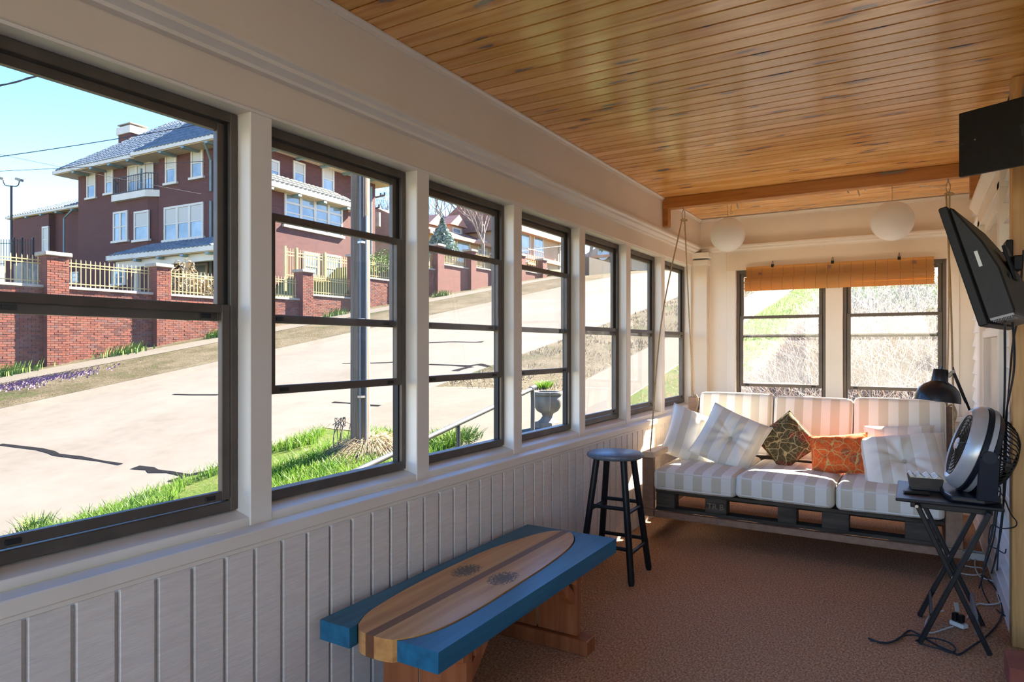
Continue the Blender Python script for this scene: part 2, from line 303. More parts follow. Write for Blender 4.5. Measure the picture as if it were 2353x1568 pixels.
# ---------------------------------------------------------------- mesh builder
ROOT = {}
def rootloc(p): return ROOT[p.name] if p is not None else Vector((0, 0, 0))
class MB:
    def __init__(s, M=None): s.v = []; s.f = []; s.M = M
    def add(s, vs, fs):
        n = len(s.v); M = s.M
        s.v += [tuple(M @ Vector(p)) if M is not None else tuple(p) for p in vs]
        s.f += [tuple(i+n for i in f) for f in fs]; return s
    def box(s, x0, y0, z0, x1, y1, z1):
        x0, x1 = min(x0, x1), max(x0, x1); y0, y1 = min(y0, y1), max(y0, y1); z0, z1 = min(z0, z1), max(z0, z1)
        return s.add([(x0, y0, z0), (x1, y0, z0), (x1, y1, z0), (x0, y1, z0), (x0, y0, z1), (x1, y0, z1), (x1, y1, z1), (x0, y1, z1)],
                     [(0, 3, 2, 1), (4, 5, 6, 7), (0, 1, 5, 4), (1, 2, 6, 5), (2, 3, 7, 6), (3, 0, 4, 7)])
    def cbox(s, c, d): return s.box(c[0]-d[0]/2, c[1]-d[1]/2, c[2]-d[2]/2, c[0]+d[0]/2, c[1]+d[1]/2, c[2]+d[2]/2)
    def bar(s, p, q, w, h, up=(0, 0, 1)):
        p, q = Vector(p), Vector(q); d = (q-p).normalized(); u = Vector(up)
        a = d.cross(u)
        if a.length < 1e-4: a = d.cross(Vector((1, 0, 0)))
        a.normalize(); b = a.cross(d)
        vs = [P+a*(sx*w/2)+b*(sy*h/2) for P in (p, q) for sx, sy in ((-1, -1), (1, -1), (1, 1), (-1, 1))]
        return s.add(vs, [(0, 1, 2, 3), (7, 6, 5, 4), (0, 4, 5, 1), (1, 5, 6, 2), (2, 6, 7, 3), (3, 7, 4, 0)])
    def tube(s, pts, r, n=8, cap=True, closed=False):
        pts = [Vector(p) for p in pts]; m = len(pts); rs = r if isinstance(r, (list, tuple)) else [r]*m
        vs = []; prev = None
        for i, p in enumerate(pts):
            if closed: t = pts[(i+1) % m]-pts[i-1]
            else: t = pts[min(i+1, m-1)]-pts[max(i-1, 0)]
            t = t.normalized() if t.length > 1e-9 else Vector((0, 0, 1))
            if prev is None:
                a = t.cross(Vector((0, 0, 1)))
                if a.length < .05: a = t.cross(Vector((1, 0, 0)))
            else: a = prev-t*prev.dot(t)
            a.normalize(); prev = a; b = t.cross(a)
            vs += [p+(a*math.cos(2*PI*k/n)+b*math.sin(2*PI*k/n))*rs[i] for k in range(n)]
        fs = []
        for i in range(m if closed else m-1):
            j = (i+1) % m
            fs += [(i*n+k, i*n+(k+1) % n, j*n+(k+1) % n, j*n+k) for k in range(n)]
        if cap and not closed: fs += [tuple(range(n-1, -1, -1)), tuple(range((m-1)*n, m*n))]
        return s.add(vs, fs)
    def lathe(s, prof, o=(0, 0, 0), n=24, ax=None):
        o = Vector(o); R = ax if ax is not None else Matrix.Identity(3)
        vs = [o+R @ Vector((r*math.cos(2*PI*k/n), r*math.sin(2*PI*k/n), z)) for r, z in prof for k in range(n)]
        fs = [(i*n+k, i*n+(k+1) % n, (i+1)*n+(k+1) % n, (i+1)*n+k) for i in range(len(prof)-1) for k in range(n)]
        if prof[0][0] > 1e-5: fs.append(tuple(range(n-1, -1, -1)))
        if prof[-1][0] > 1e-5: fs.append(tuple(range((len(prof)-1)*n, len(prof)*n)))
        return s.add(vs, fs)
    def prism(s, poly, d0, d1, ax='z'):
        k = len(poly)
        f = {'z': lambda p, d: (p[0], p[1], d), 'y': lambda p, d: (p[0], d, p[1]), 'x': lambda p, d: (d, p[0], p[1])}[ax]
        vs = [f(p, d0) for p in poly]+[f(p, d1) for p in poly]
        return s.add(vs, [tuple(range(k-1, -1, -1)), tuple(range(k, 2*k))]+[(i, (i+1) % k, (i+1) % k+k, i+k) for i in range(k)])
    def quad(s, a, b, c, d): return s.add([a, b, c, d], [(0, 1, 2, 3)])
    def mesh(s, name, bevel=0, off=Vector((0, 0, 0)), weld=False, seg=1):
        me = bpy.data.meshes.new(name); me.from_pydata([tuple(Vector(p)-off) for p in s.v], [], s.f)
        bm = bmesh.new(); bm.from_mesh(me)
        if weld: bmesh.ops.remove_doubles(bm, verts=bm.verts, dist=1e-5)
        bmesh.ops.recalc_face_normals(bm, faces=bm.faces)
        if bevel:
            ed = [e for e in bm.edges if len(e.link_faces) == 2 and e.calc_face_angle(0) > .5]
            bmesh.ops.bevel(bm, geom=ed, offset=bevel, segments=seg, affect='EDGES', profile=.6, clamp_overlap=True)
        bm.to_mesh(me); bm.free(); return me
    def build(s, name, mat, parent=None, bevel=0, smooth=False, origin=None, weld=False, seg=1):
        off = rootloc(parent) if parent is not None else (Vector(origin) if origin else Vector((0, 0, 0)))
        me = s.mesh(name, bevel, off, weld, seg); me.materials.append(MATS[mat])
        if smooth:
            me.polygons.foreach_set('use_smooth', [True]*len(me.polygons))
            me.set_sharp_from_angle(angle=.7)
        o = bpy.data.objects.new(name, me); COL.objects.link(o)
        if parent is not None: o.parent = parent; ROOT[o.name] = off
        else: o.location = off; ROOT[o.name] = off
        return o
def inst(name, me, loc, parent, rot=None):
    o = bpy.data.objects.new(name, me); COL.objects.link(o)
    o.location = Vector(loc)-rootloc(parent); o.parent = parent
    if rot: o.rotation_euler = rot
    ROOT[o.name] = Vector(loc); return o
def tag(o, label, cat=None, group=None, kind=None):
    o['label'] = label
    if cat: o['category'] = cat
    if group: o['group'] = group
    if kind: o['kind'] = kind
    return o
def thing(name, label, cat, loc=(0, 0, 0), group=None, kind=None):
    o = bpy.data.objects.new(name, None); COL.objects.link(o); o.location = loc; o.empty_display_size = .05
    ROOT[o.name] = Vector(loc); return tag(o, label, cat, group, kind)
def stuff(o): o['kind'] = 'stuff'; return o
def curve_pts(pts, k=6):
    """Catmull-Rom through pts"""
    P = [Vector(p) for p in pts]; P = [P[0]*2-P[1]]+P+[P[-1]*2-P[-2]]; out = []
    for i in range(1, len(P)-2):
        a, b, c, d = P[i-1:i+3]
        for j in range(k):
            t = j/k; out.append(.5*((2*b)+(c-a)*t+(2*a-5*b+4*c-d)*t*t+(3*b-a-3*c+d)*t**3))
    out.append(P[-2]); return out

# ================================================================ THE ROOM
W, YB, ZC = 2.19, 6.5, 2.60          # right wall, far wall, ceiling
YN = -1.5                            # the porch runs on behind the camera
fl = MB().box(-.19, YN, -.06, W+.40, YB+.2, 0).build('floor', 'carpet'); tag(fl, 'reddish brown looped carpet covering the porch floor', 'floor', kind='structure')
# ceiling: a dark deck with pine beadboard strips below it
ce = MB().box(-.35, YN, ZC+.019, W+.42, YB+.35, ZC+.10).build('ceiling', 'gap_dark'); tag(ce, 'honey pine beadboard ceiling of narrow varnished boards with dark knots', 'ceiling', kind='structure')
pitch = .0885
bme = MB().box(0, -.0412, 0, W, .0412, .018).mesh('ceiling_board', .003); bme.materials.append(MATS['pine_ceiling'])
bme2 = MB().box(0, -.0412, 0, W+.235, .0412, .018).mesh('ceiling_board', .003); bme2.materials.append(MATS['pine_ceiling'])
y = YN+.05
while y < YB-.02:
    inst('ceiling_board', bme if y > 3.86 else bme2, (0, y, ZC), ce); y += pitch
# roof above
rf = MB().box(-.45, YN-.3, ZC+.12, W+.6, YB+.42, ZC+.2).build('roof', 'roof_brown'); tag(rf, 'flat porch roof above the pine ceiling', 'roof', kind='structure')
# ---- window wall on the left
XP, XW = -.06, -.132                 # post faces, window frame plane
posts = [-1.06, -.225, .585, 1.416, 2.265, 3.083, 3.907, 4.722, 5.526, 6.387]; PWD = .087
wl = MB().box(-.17, YN, -.35, -.014, YB+.15, .72).build('wall_left', 'siding_paint'); tag(wl, 'low white painted wall of grooved rough-sawn boards under the long row of windows', 'wall', kind='structure')
sb = MB().box(-.013, 0, 0, 0, .0935, .729).mesh('wall_board', .002); sb.materials.append(MATS['siding_paint'])
gp = .1065; y = .751-gp*22+.0045
while y < YB-.05:
    inst('wall_board', sb, (0, y, 0), wl); y += gp
MB().box(-.17, YN, 2.146, -.048, YB+.02, 2.29).build('header', 'cream_paint', wl, .003)
MB().box(-.15, YN, 2.136, -.055, YB+.02, 2.152).build('head_board', 'white_trim', wl)
MB().box(-.16, YN, 2.29, 0, YB+.15, 2.62).build('frieze_board', 'frieze_paint', wl)
for y in posts: MB().box(-.17, y, .78, XP, y+PWD, 2.146).build('post', 'white_trim', wl, .003)
MB().box(-.17, 6.47, .78, -.03, YB+.15, 2.29).build('corner_board', 'cream_paint', wl, .002)
# sills, ledges and mouldings
t = thing('trim_1', 'white painted window ledge running along the low left wall', 'ledge', (0, 2, .75), kind='structure')
MB().box(-.066, YN, .743, .012, YB, .785).build('ledge', 'white_trim', t, .004)
MB().box(-.02, YN, .729, .006, YB, .744).build('bead', 'white_trim', t, .002)
for i in range(len(posts)):
    a = posts[i]+PWD; b = posts[i+1] if i+1 < len(posts) else 6.47
    if b-a > .2: MB().add([(-.064, a, .784), (-.064, b, .784), (-.064, b, .811), (-.064, a, .811), (-.155, a, .784), (-.155, b, .784), (-.155, b, .832), (-.155, a, .832)],
                 [(0, 1, 2, 3), (7, 6, 5, 4), (0, 4, 5, 1), (3, 2, 6, 7), (0, 3, 7, 4), (1, 5, 6, 2)]).build('sill', 'white_trim', t, .002)
def moulding(name, label, prof, y0, y1, ax, n):
    o = MB().prism(prof, y0, y1, ax).build(name, 'white_trim'); return tag(o, label, 'moulding', kind='structure')
moulding('trim_2', 'stepped white picture moulding running along the left wall above the windows', [(-.06, 2.262), (-.018, 2.262), (-.018, 2.274), (.012, 2.286), (.012, 2.300), (.030, 2.308), (.030, 2.324), (0, 2.330), (-.06, 2.33)], YN, YB, 'y', 2)
moulding('trim_3', 'thin white cove moulding where the left wall meets the pine ceiling', [(-.02, 2.572), (.006, 2.572), (.010, 2.585), (.020, 2.592), (.020, 2.599), (-.02, 2.599)], YN, YB, 'y', 3)
# ---- windows
def sash(name, par, P, y0, y1, z0, z1, x, dust, fr=.030, rail=None):
    """one sash as a frame (part) with its pane (sub-part); P maps local (across, depth, z) to the room"""
    m = MB(P)
    m.box(y0, x-.011, z0, y0+fr, x+.011, z1).box(y1-fr, x-.011, z0, y1, x+.011, z1)
    m.box(y0+fr, x-.0115, z0, y1-fr, x+.0115, z0+fr).box(y0+fr, x-.0115, z1-fr*.9, y1-fr, x+.0115, z1)
    f = m.build(name, 'bronze_metal', par, .002)
    MB(P).box(y0+fr-.004, x-.0015, z0+fr-.004, y1-fr+.004, x+.0015, z1-fr*.9+.004).build('pane', dust, f)
    g = MB(P)                                             # thumb latches on the bottom rail
    for yy in (y0+.05, y1-.09): g.box(yy, x+.011, z0+.008, yy+.035, x+.017, z0+.022)
    g.build('latch', 'black_rubber', f, .002)
    return f
def window(n, label, P, y0, y1, z0, z1, raised, loc, dusty):
    t = thing('window_%d' % n, label, 'window', loc, kind='structure')
    zm = 1.48; fw_ = .026
    m = MB(P)
    m.box(y0, -.035, z0, y0+fw_, .012, z1).box(y1-fw_, -.035, z0, y1, .012, z1)
    m.box(y0+fw_, -.035, z1-.032, y1-fw_, .012, z1).box(y0+fw_, -.035, z0, y1-fw_, .012, z0+.034)
    m.build('window_frame', 'bronze_metal', t, .002)
    g = MB(P)                                             # track ribs
    for yy in (y0+fw_, y1-fw_-.008): g.box(yy, -.033, z0+.034, yy+.008, -.004, z1-.032)
    g.build('track', 'black_rubber', t)
    a, b = y0+fw_+.003, y1-fw_-.003
    sash('upper_sash', t, P, a, b, zm-.028, z1-.034, -.022, 'pane_clear')
    h = zm+.02-(z0+.034)
    sash('lower_sash', t, P, a, b, z0+.035+raised, z0+.035+raised+h, .0025, dusty)
    return t
PL = Matrix(((0, 1, 0, XW), (1, 0, 0, 0), (0, 0, 1, 0), (0, 0, 0, 1)))       # across=y, depth=x
names = ['behind the camera, second from the end', 'behind the camera', 'nearest the camera, looking out on the brick wall and mansion', 'second in view, with its sash raised, framing the wooden utility pole',
         'third in view, with its sash raised, framing bare trees and a handrail', 'fourth in view, with its sash raised, framing the stone urn', 'fifth in view, closed, looking up the road', 'sixth in view, narrow by perspective, closed', 'last before the corner, behind the hanging rope']
for i in range(len(names)):  # the first two are unseen windows, added to let in more daylight
    y0, y1 = posts[i]+PWD, posts[i+1]
    window(i+1, 'bronze-framed left window '+names[i], PL, y0+.003, y1-.003, .832, 2.134, .335 if i in (3, 4, 5) else .004, (XW, (y0+y1)/2, .83), 'pane_clear' if i < 3 else 'pane_dusty')
# ---- far wall
XM = [.335, 1.112, 1.247, 2.014]
wb = MB().box(-.17, YB+.02, -.35, W+.2, YB+.15, .80).build('wall_back', 'cream_paint'); tag(wb, 'cream far wall behind the swing sofa, holding two windows', 'wall', kind='structure')
MB().box(-.03, YB+.012, .80, XM[0]-.085, YB+.15, 2.29).build('wall_panel', 'frieze_paint', wb)
MB().box(XM[0]-.085, YB, .80, XM[0], YB+.15, 2.09).build('post', 'white_trim', wb, .003)
MB().box(XM[1], YB+.004, .80, XM[2], YB+.15, 2.09).build('post', 'white_trim', wb, .003)
MB().box(XM[3], YB, .80, XM[3]+.085, YB+.15, 2.09).build('post', 'white_trim', wb, .003)
MB().box(XM[3]+.085, YB+.012, .80, W+.05, YB+.15, 2.29).build('wall_panel', 'frieze_paint', wb)
MB().box(XM[0]-.085, YB-.002, 2.09, XM[3]+.085, YB+.15, 2.29).build('header', 'cream_paint', wb, .003)
MB().box(-.03, YB+.006, 2.29, W+.05, YB+.15, 2.62).build('frieze_board', 'frieze_paint', wb)
MB().box(.0, YB-.05, .76, W, YB+.10, .80).build('ledge', 'white_trim', wb, .003)
t = moulding('trim_4', 'stepped white picture moulding across the far wall above the bamboo blind', [(YB+.04, 2.262), (YB-.012, 2.262), (YB-.012, 2.274), (YB-.03, 2.286), (YB-.03, 2.30), (YB-.045, 2.308), (YB-.045, 2.324), (YB+.01, 2.33), (YB+.04, 2.33)], .03, W, 'x', 4)
moulding('trim_5', 'thin white cove moulding where the far wall meets the pine ceiling', [(YB+.03, 2.572), (YB-.008, 2.572), (YB-.012, 2.585), (YB-.022, 2.592), (YB-.022, 2.599), (YB+.03, 2.599)], .02, W, 'x', 5)
# pilaster in the corner
t = thing('trim_6', 'white corner pilaster with a stepped capital between left and far windows', 'pilaster', (.04, YB-.05, .8), kind='structure')
MB().box(-.06, YB-.075, .785, .085, YB+.02, 2.19).build('shaft', 'cream_paint', t, .003)
MB().box(-.07, YB-.085, 2.15, .095, YB+.02, 2.20).build('necking', 'white_trim', t, .004)
MB().box(-.08, YB-.105, 2.215, .115, YB+.02, 2.27).build('capital', 'white_trim', t, .006)
MB().box(-.07, YB-.09, .80, .10, YB+.02, .86).build('plinth', 'white_trim', t, .003)
PB = Matrix(((1, 0, 0, 0), (0, -1, 0, YB+.055), (0, 0, 1, 0), (0, 0, 0, 1)))
window(10, 'bronze-framed far-wall window left of the middle post, showing the white walkway', PB, XM[0]+.002, XM[1]-.002, .80, 2.088, .155, (.72, YB, .8), 'pane_hazy')
window(11, 'bronze-framed far-wall window right of the middle post, behind the desk lamp', PB, XM[2]+.002, XM[3]-.002, .80, 2.088, .155, (1.63, YB, .8), 'pane_hazy')
# ---- right wall: white clapboards around a house window
WY0, WY1, WZ0, WZ1 = 4.28, 5.46, .62, 2.2
wr = MB().box(W+.03, 3.89, -.1, W+.15, YB+.15, 2.62).box(W+.27, YN, -.1, W+.40, 3.93, 2.62).box(W+.16, 3.89, -.1, W+.265, 3.93, 2.62).build('wall_right', 'clapboard_white'); tag(wr, 'white clapboard house wall on the right behind the television', 'wall', kind='structure')
ch = .105; zz = .0
def clap(y0, y1, z, d=0):
    MB().prism([(W+d+.035, z), (W+d-.012, z), (W+d-.006, z+.004), (W+d+.016, z+ch+.012), (W+d+.035, z+ch+.012)], y0, y1, 'y').build('clapboard', 'clapboard_white', wr)
while zz < ZC-.02:
    if zz+ch > WZ0-.08 and zz < WZ1+.14:
        clap(YN, 3.886, zz, .24); clap(3.892, WY0-.08, zz); clap(WY1+.13, YB+.01, zz)
    else: clap(YN, 3.886, zz, .24); clap(3.892, YB+.01, zz)
    zz += ch
t = thing('window_12', 'white-cased sash window in the clapboard wall behind the television cables', 'window', (W, 4.9, WZ0), kind='structure')
m = MB(); m.box(W-.03, WY0-.08, WZ0-.04, W+.035, WY0+.02, WZ1+.02); m.box(W-.03, WY1-.02, WZ0-.04, W+.035, WY1+.13, WZ1+.02)
m.build('casing', 'white_trim', t, .003)
MB().box(W-.03, WY0-.09, WZ1-.02, W+.035, WY1+.14, WZ1+.08).build('head_casing', 'white_trim', t, .003)
MB().prism([(W+.03, WZ1+.08), (W-.035, WZ1+.08), (W-.075, WZ1+.13), (W-.075, WZ1+.15), (W+.03, WZ1+.15)], WY0-.13, WY1+.16, 'y').build('crown', 'white_trim', t)
MB().box(W-.06, WY0-.11, WZ0-.08, W+.035, WY1+.15, WZ0-.04).build('sill', 'white_trim', t, .003)
for nm, a, b, x in (('upper_sash', 1.44, WZ1-.02, .012), ('lower_sash', WZ0-.03, 1.47, .0)):
    m = MB(); y0, y1 = WY0+.02, WY1-.02; f = .045
    m.box(W+x-.012, y0, a, W+x+.02, y0+f, b).box(W+x-.012, y1-f, a, W+x+.02, y1, b).box(W+x-.012, y0+f, a, W+x+.02, y1-f, a+f).box(W+x-.012, y0+f, b-f, W+x+.02, y1-f, b)
    s_ = m.build(nm, 'white_trim', t, .002)
    MB().box(W+x+.004, y0+f-.003, a+f-.003, W+x+.008, y1-f+.003, b-f+.003).build('pane', 'pane_clear', s_)
MB().box(W+.022, WY0+.03, WZ0, W+.028, WY1-.03, 2.16).build('curtain', 'house_soffit', t)
# pine post by the house wall
pp = MB().box(2.172, 3.775, 0, 2.28, 3.885, ZC-.001).build('pine_post', 'pine_post', None, .004); tag(pp, 'tall raw pine post at the right edge carrying the television bracket', 'post')
# pine beam under the ceiling with its two stub brackets
t = thing('ceiling_beam', 'reddish pine beam crossing under the ceiling above the swing sofa', 'beam', (1.1, 5.41, 2.5))
MB().box(.0, 5.37, 2.508, W-.02, 5.455, ZC-.001).build('beam', 'pine_beam', t, .003)
MB().box(.003, 5.372, 2.36, .045, 5.452, 2.507).build('bracket', 'pine_beam', t, .002)
MB().box(W-.085, 5.372, 2.36, W-.035, 5.452, 2.507).build('bracket', 'pine_beam', t, .002)
# ================================================================ FURNITURE
# ---- surfboard bench
BX0, BX1, BY0, BY1, BZ = .045, .545, 1.625, 3.03, .43
t = thing('surfboard_bench', 'blue painted bench with a wooden surfboard set into its top', 'bench', (.295, 2.33, 0))
RE = curve_pts([(.371, 1.618, 0), (.418, 1.687, 0), (.448, 1.784, 0), (.460, 1.918, 0), (.459, 2.1, 0), (.454, 2.262, 0), (.446, 2.5, 0), (.427, 2.722, 0), (.400, 2.86, 0), (.360, 2.955, 0), (.318, 3.010, 0), (.275, 3.030, 0)], 4)
LE = curve_pts([(.190, 1.652, 0), (.150, 1.741, 0), (.128, 1.883, 0), (.114, 2.03, 0), (.108, 2.176, 0), (.107, 2.35, 0), (.112, 2.528, 0), (.130, 2.68, 0), (.157, 2.81, 0), (.185, 2.92, 0), (.222, 2.995, 0), (.262, 3.028, 0)], 4)
TE = curve_pts([(.190, 1.652, 0), (.218, 1.626, 0), (.25, 1.611, 0), (.29, 1.607, 0), (.335, 1.610, 0), (.371, 1.618, 0)], 4)
BY1 = 3.048
def slab(side):
    E_, xe, y0 = (LE, BX0, 1.617) if side < 0 else (RE, BX1, 1.63)
    ys = [(E_[0].x+side*.006, y0)]+[(p.x+side*.006, p.y) for p in E_ if p.y > y0+.004]+[(.268+side*.0005, 3.037), (.268+side*.0005, BY1)]
    m = MB(); vs = []; n = len(ys)
    for z in (BZ-.068, BZ):
        for x, y in ys: vs.append((x, y, z))
        for x, y in ys: vs.append((xe, y, z))
    fs = []
    for i in range(n-1):
        fs += [(i, i+1, n+i+1, n+i), (2*n+i, 3*n+i, 3*n+i+1, 2*n+i+1), (i, 2*n+i, 2*n+i+1, i+1), (n+i, n+i+1, 3*n+i+1, 3*n+i)]
    fs += [(0, n, 3*n, 2*n), (n-1, 3*n-1, 4*n-1, 2*n-1)]
    m.add(vs, fs); return m.build('top_slab', 'blue_paint', t, weld=True)
slab(-1); slab(1)
SX = .283
poly = [(p.x, p.y) for p in TE[:-1]]+[(p.x, p.y) for p in RE[:-1]]+[(p.x, p.y) for p in reversed(LE[1:])]
me = MB().prism([(x-SX, y-2.28) for x, y in poly], -.07, .004).mesh('surfboard_inlay', .0); me.materials.append(MATS['surfboard_wood'])
inst('surfboard_inlay', me, (SX, 2.28, BZ), t)
for yy, near in ((1.86, 1), (2.72, -1)):
    MB().box(.13, yy-.02, .07, .292, yy+.02, BZ-.069).build('leg_board', 'cedar_wood', t, .003)
    MB().box(.300, yy-.02, .07, .50, yy+.02, BZ-.069).build('leg_board', 'cedar_wood', t, .003)
    MB().box(.292, yy-.012, .08, .300, yy+.012, BZ-.075).build('glue_gap', 'straw', t)
    MB().box(.09, yy-.045, 0, .56, yy+.045, .068).build('foot', 'cedar_wood', t, .004)
    MB().box(.12, yy-.05, BZ-.12, .51, yy-.021, BZ-.07).build('cleat', 'cedar_wood', t, .002)
    MB().box(.12, yy+.021, BZ-.12, .51, yy+.05, BZ-.07).build('cleat', 'cedar_wood', t, .002)
    for xx in (.16, .47):
        MB().bar((xx, yy+near*.022, BZ-.20), (xx, yy+near*.15, BZ-.075), .038, .045).build('brace', 'cedar_wood', t, .002)
MB().box(.27, 1.885, .19, .325, 2.70, .25).build('stretcher', 'cedar_wood', t, .003)
m = MB(); random.seed(3)
pts = [(.31+.012*i, 2.66-.006*i+random.uniform(-.008, .008)) for i in range(9)]
for i in range(8):
    (x0, y0), (x1, y1) = pts[i], pts[i+1]
    m.box(x0, min(y0, y1), .252, x1, max(y0, y1)+.035, .2535+.004*(i % 3))
m.build('torn_paper', 'sticker_white', t)
# ---- stool
t = thing('bar_stool', 'round bar stool with a worn blue grey seat and four black legs', 'stool', (.245, 3.76, 0))
MB().lathe([(0, .700), (.155, .700), (.166, .706), (.170, .716), (.168, .725), (.160, .731), (0, .732)], (.245, 3.76, 0), 40).build('seat', 'stool_grey', t, smooth=True)
sp = []
for a in range(4):
    an = PI/4+a*PI/2+.03
    d = Vector((math.cos(an), math.sin(an), 0)); top = Vector((.245, 3.76, .702))+d*.118; bot = Vector((.245, 3.76, 0))+d*.225
    MB().tube([bot, bot.lerp(top, .03), top], [.015, .0195, .0195], 14).build('leg', 'black_wood', t, smooth=True); sp.append((bot, top))
for a in range(4):
    (b0, t0), (b1, t1) = sp[a], sp[(a+1) % 4]
    for k in ((.28, .60) if a % 2 == 0 else (.245, .565)):
        MB().tube([b0.lerp(t0, k), b1.lerp(t1, k)], .0115, 10).build('rung', 'black_wood', t, smooth=True)
# ---- hanging pallet sofa
SX0, SX1, SY0, SY1 = .10, 2.03, 4.62, 5.84
t = thing('swing_sofa', 'hanging pallet sofa frame with timber arms slung on ropes from the beam', 'sofa', (1.06, 5.2, .15))
MB().box(SX0+.09, SY0, .145, SX1-.09, SY0+.035, .19).build('front_board', 'sofa_timber', t, .003)
MB().box(SX0+.09, SY1-.035, .145, SX1-.09, SY1, .19).build('back_board', 'sofa_timber', t, .003)
for yy in (SY0+.005, SY0+.53, SY1-.11): MB().box(SX0+.09, yy+.032, .19, SX1-.09, yy+.13, .212).build('runner', 'pallet_wood', t, .002)
bl = [(.20, .40), (.62, .79), (1.0, 1.13), (1.32, 1.45), (1.79, 1.93)]
bx = [(.195, .33), (.545, .69), (1.02, 1.135), (1.285, 1.44), (1.74, 1.90)]
for i, (a, b) in enumerate(bx):
    for yy in (SY0+.03, SY0+.56, SY1-.12):
        MB().box(a, yy, .213, b, yy+.10, .318).build('block', 'pallet_wood', t, .004)
for k in range(9):
    yy = SY0+.03+k*.132
    MB().box(SX0+.09, yy, .319, SX1-.09, yy+.095, .341).build('deck_board', 'pallet_wood', t, .002)
for x0, x1, s in ((SX0, SX0+.085, 1), (SX1-.085, SX1, -1)):
    MB().box(x0, SY0, .20, x1, SY0+.04, .565).build('arm_post', 'sofa_timber', t, .003)
    MB().box(x0, SY1-.12, .20, x1, SY1-.08, .565).build('arm_post', 'sofa_timber', t, .003)
    MB().box(x0-.002, SY0-.004, .566, x1+.002, SY1-.075, .605).build('arm_rest', 'sofa_timber_light', t, .003)
    MB().box(x0, SY0-.002, .145, x1, SY1, .199).build('side_rail', 'sofa_timber', t, .003)
    MB().box(x0, SY1-.075, .20, x1, SY1-.03, .93).build('back_post', 'sofa_timber', t, .003)
for k in range(4): MB().box(SX0+.086, SY1-.07, .385+k*.145, SX1-.086, SY1-.045, (.525 if k == 0 else .49+k*.145)).build('back_slat', 'pallet_wood', t, .003)  # lowest slat made taller to block sun leaking under the sofa
fc = bpy.data.curves.new('stamp', 'FONT'); fc.body = 'TR B'; fc.size = .055; fc.align_x = 'CENTER'; fc.extrude = .0006
fo = bpy.data.objects.new('stamp_source', fc); COL.objects.link(fo)
dg = bpy.context.evaluated_depsgraph_get(); fm = bpy.data.meshes.new_from_object(fo.evaluated_get(dg)); bpy.data.objects.remove(fo)
fm.materials.clear(); fm.materials.append(MATS['straw']); st = inst('stamp', fm, (.617, SY0+.0285, .245), t, (PI/2, 0, 0))
# ropes
HKL, HKR = Vector((.165, 5.41, 2.506)), Vector((1.985, 5.41, 2.506))
def ropes(hk, x0, side, label):
    t = thing('hanging_rope', label, 'rope', (hk.x, hk.y, .6), 'ropes carrying the swing sofa')
    k = hk-Vector((0, 0, .10))
    MB().tube(curve_pts([k+Vector((-.012, -.006, 0)), Vector((x0-.01, 4.90, 1.6)).lerp(Vector((x0, 4.98, 1.5)), .5), (x0, SY0+.06, .606)]), .0055, 8).build('front_rope', 'rope_tan', t, smooth=True)
    MB().tube(curve_pts([k+Vector((.008, .006, 0)), (x0+.005, 5.64, 1.6), (x0, SY1-.05, .93)]), .0055, 8).build('rear_rope', 'rope_tan', t, smooth=True)
    MB().tube([hk+Vector((0, 0, .03)), hk+Vector((0, 0, -.02))], .004, 8).build('screw_eye', 'galvanized', t)
    lk = hk+Vector((0, 0, -.055)); n = 14
    MB().tube([lk+Vector((.012*math.cos(2*PI*i/n), 0, .036*math.sin(2*PI*i/n))) for i in range(n)], .003, 6, closed=True).build('carabiner', 'galvanized', t, smooth=True)
    MB().tube(curve_pts([k+Vector((-.022, -.006, .0)), k+Vector((0, -.012, .006)), k+Vector((.03, -.002, -.004)), k+Vector((.0, .012, -.006)), k+Vector((-.02, .004, .002))]), .0055, 8).build('knot', 'rope_tan', t, smooth=True)
    MB().tube(curve_pts([(x0, SY1-.05, .93), (x0+.035, SY1-.09, .945), (x0+.055, SY1-.10, .88), (x0+.035, SY1-.10, .80), (x0+.05, SY1-.09, .74)]), .007, 8).build('loose_end', 'rope_tan', t, smooth=True)
ropes(HKL, .14, -1, 'tan ropes from the beam hook to the left arm of the sofa')
ropes(HKR, 1.99, 1, 'tan ropes from the beam hook to the right arm of the sofa')
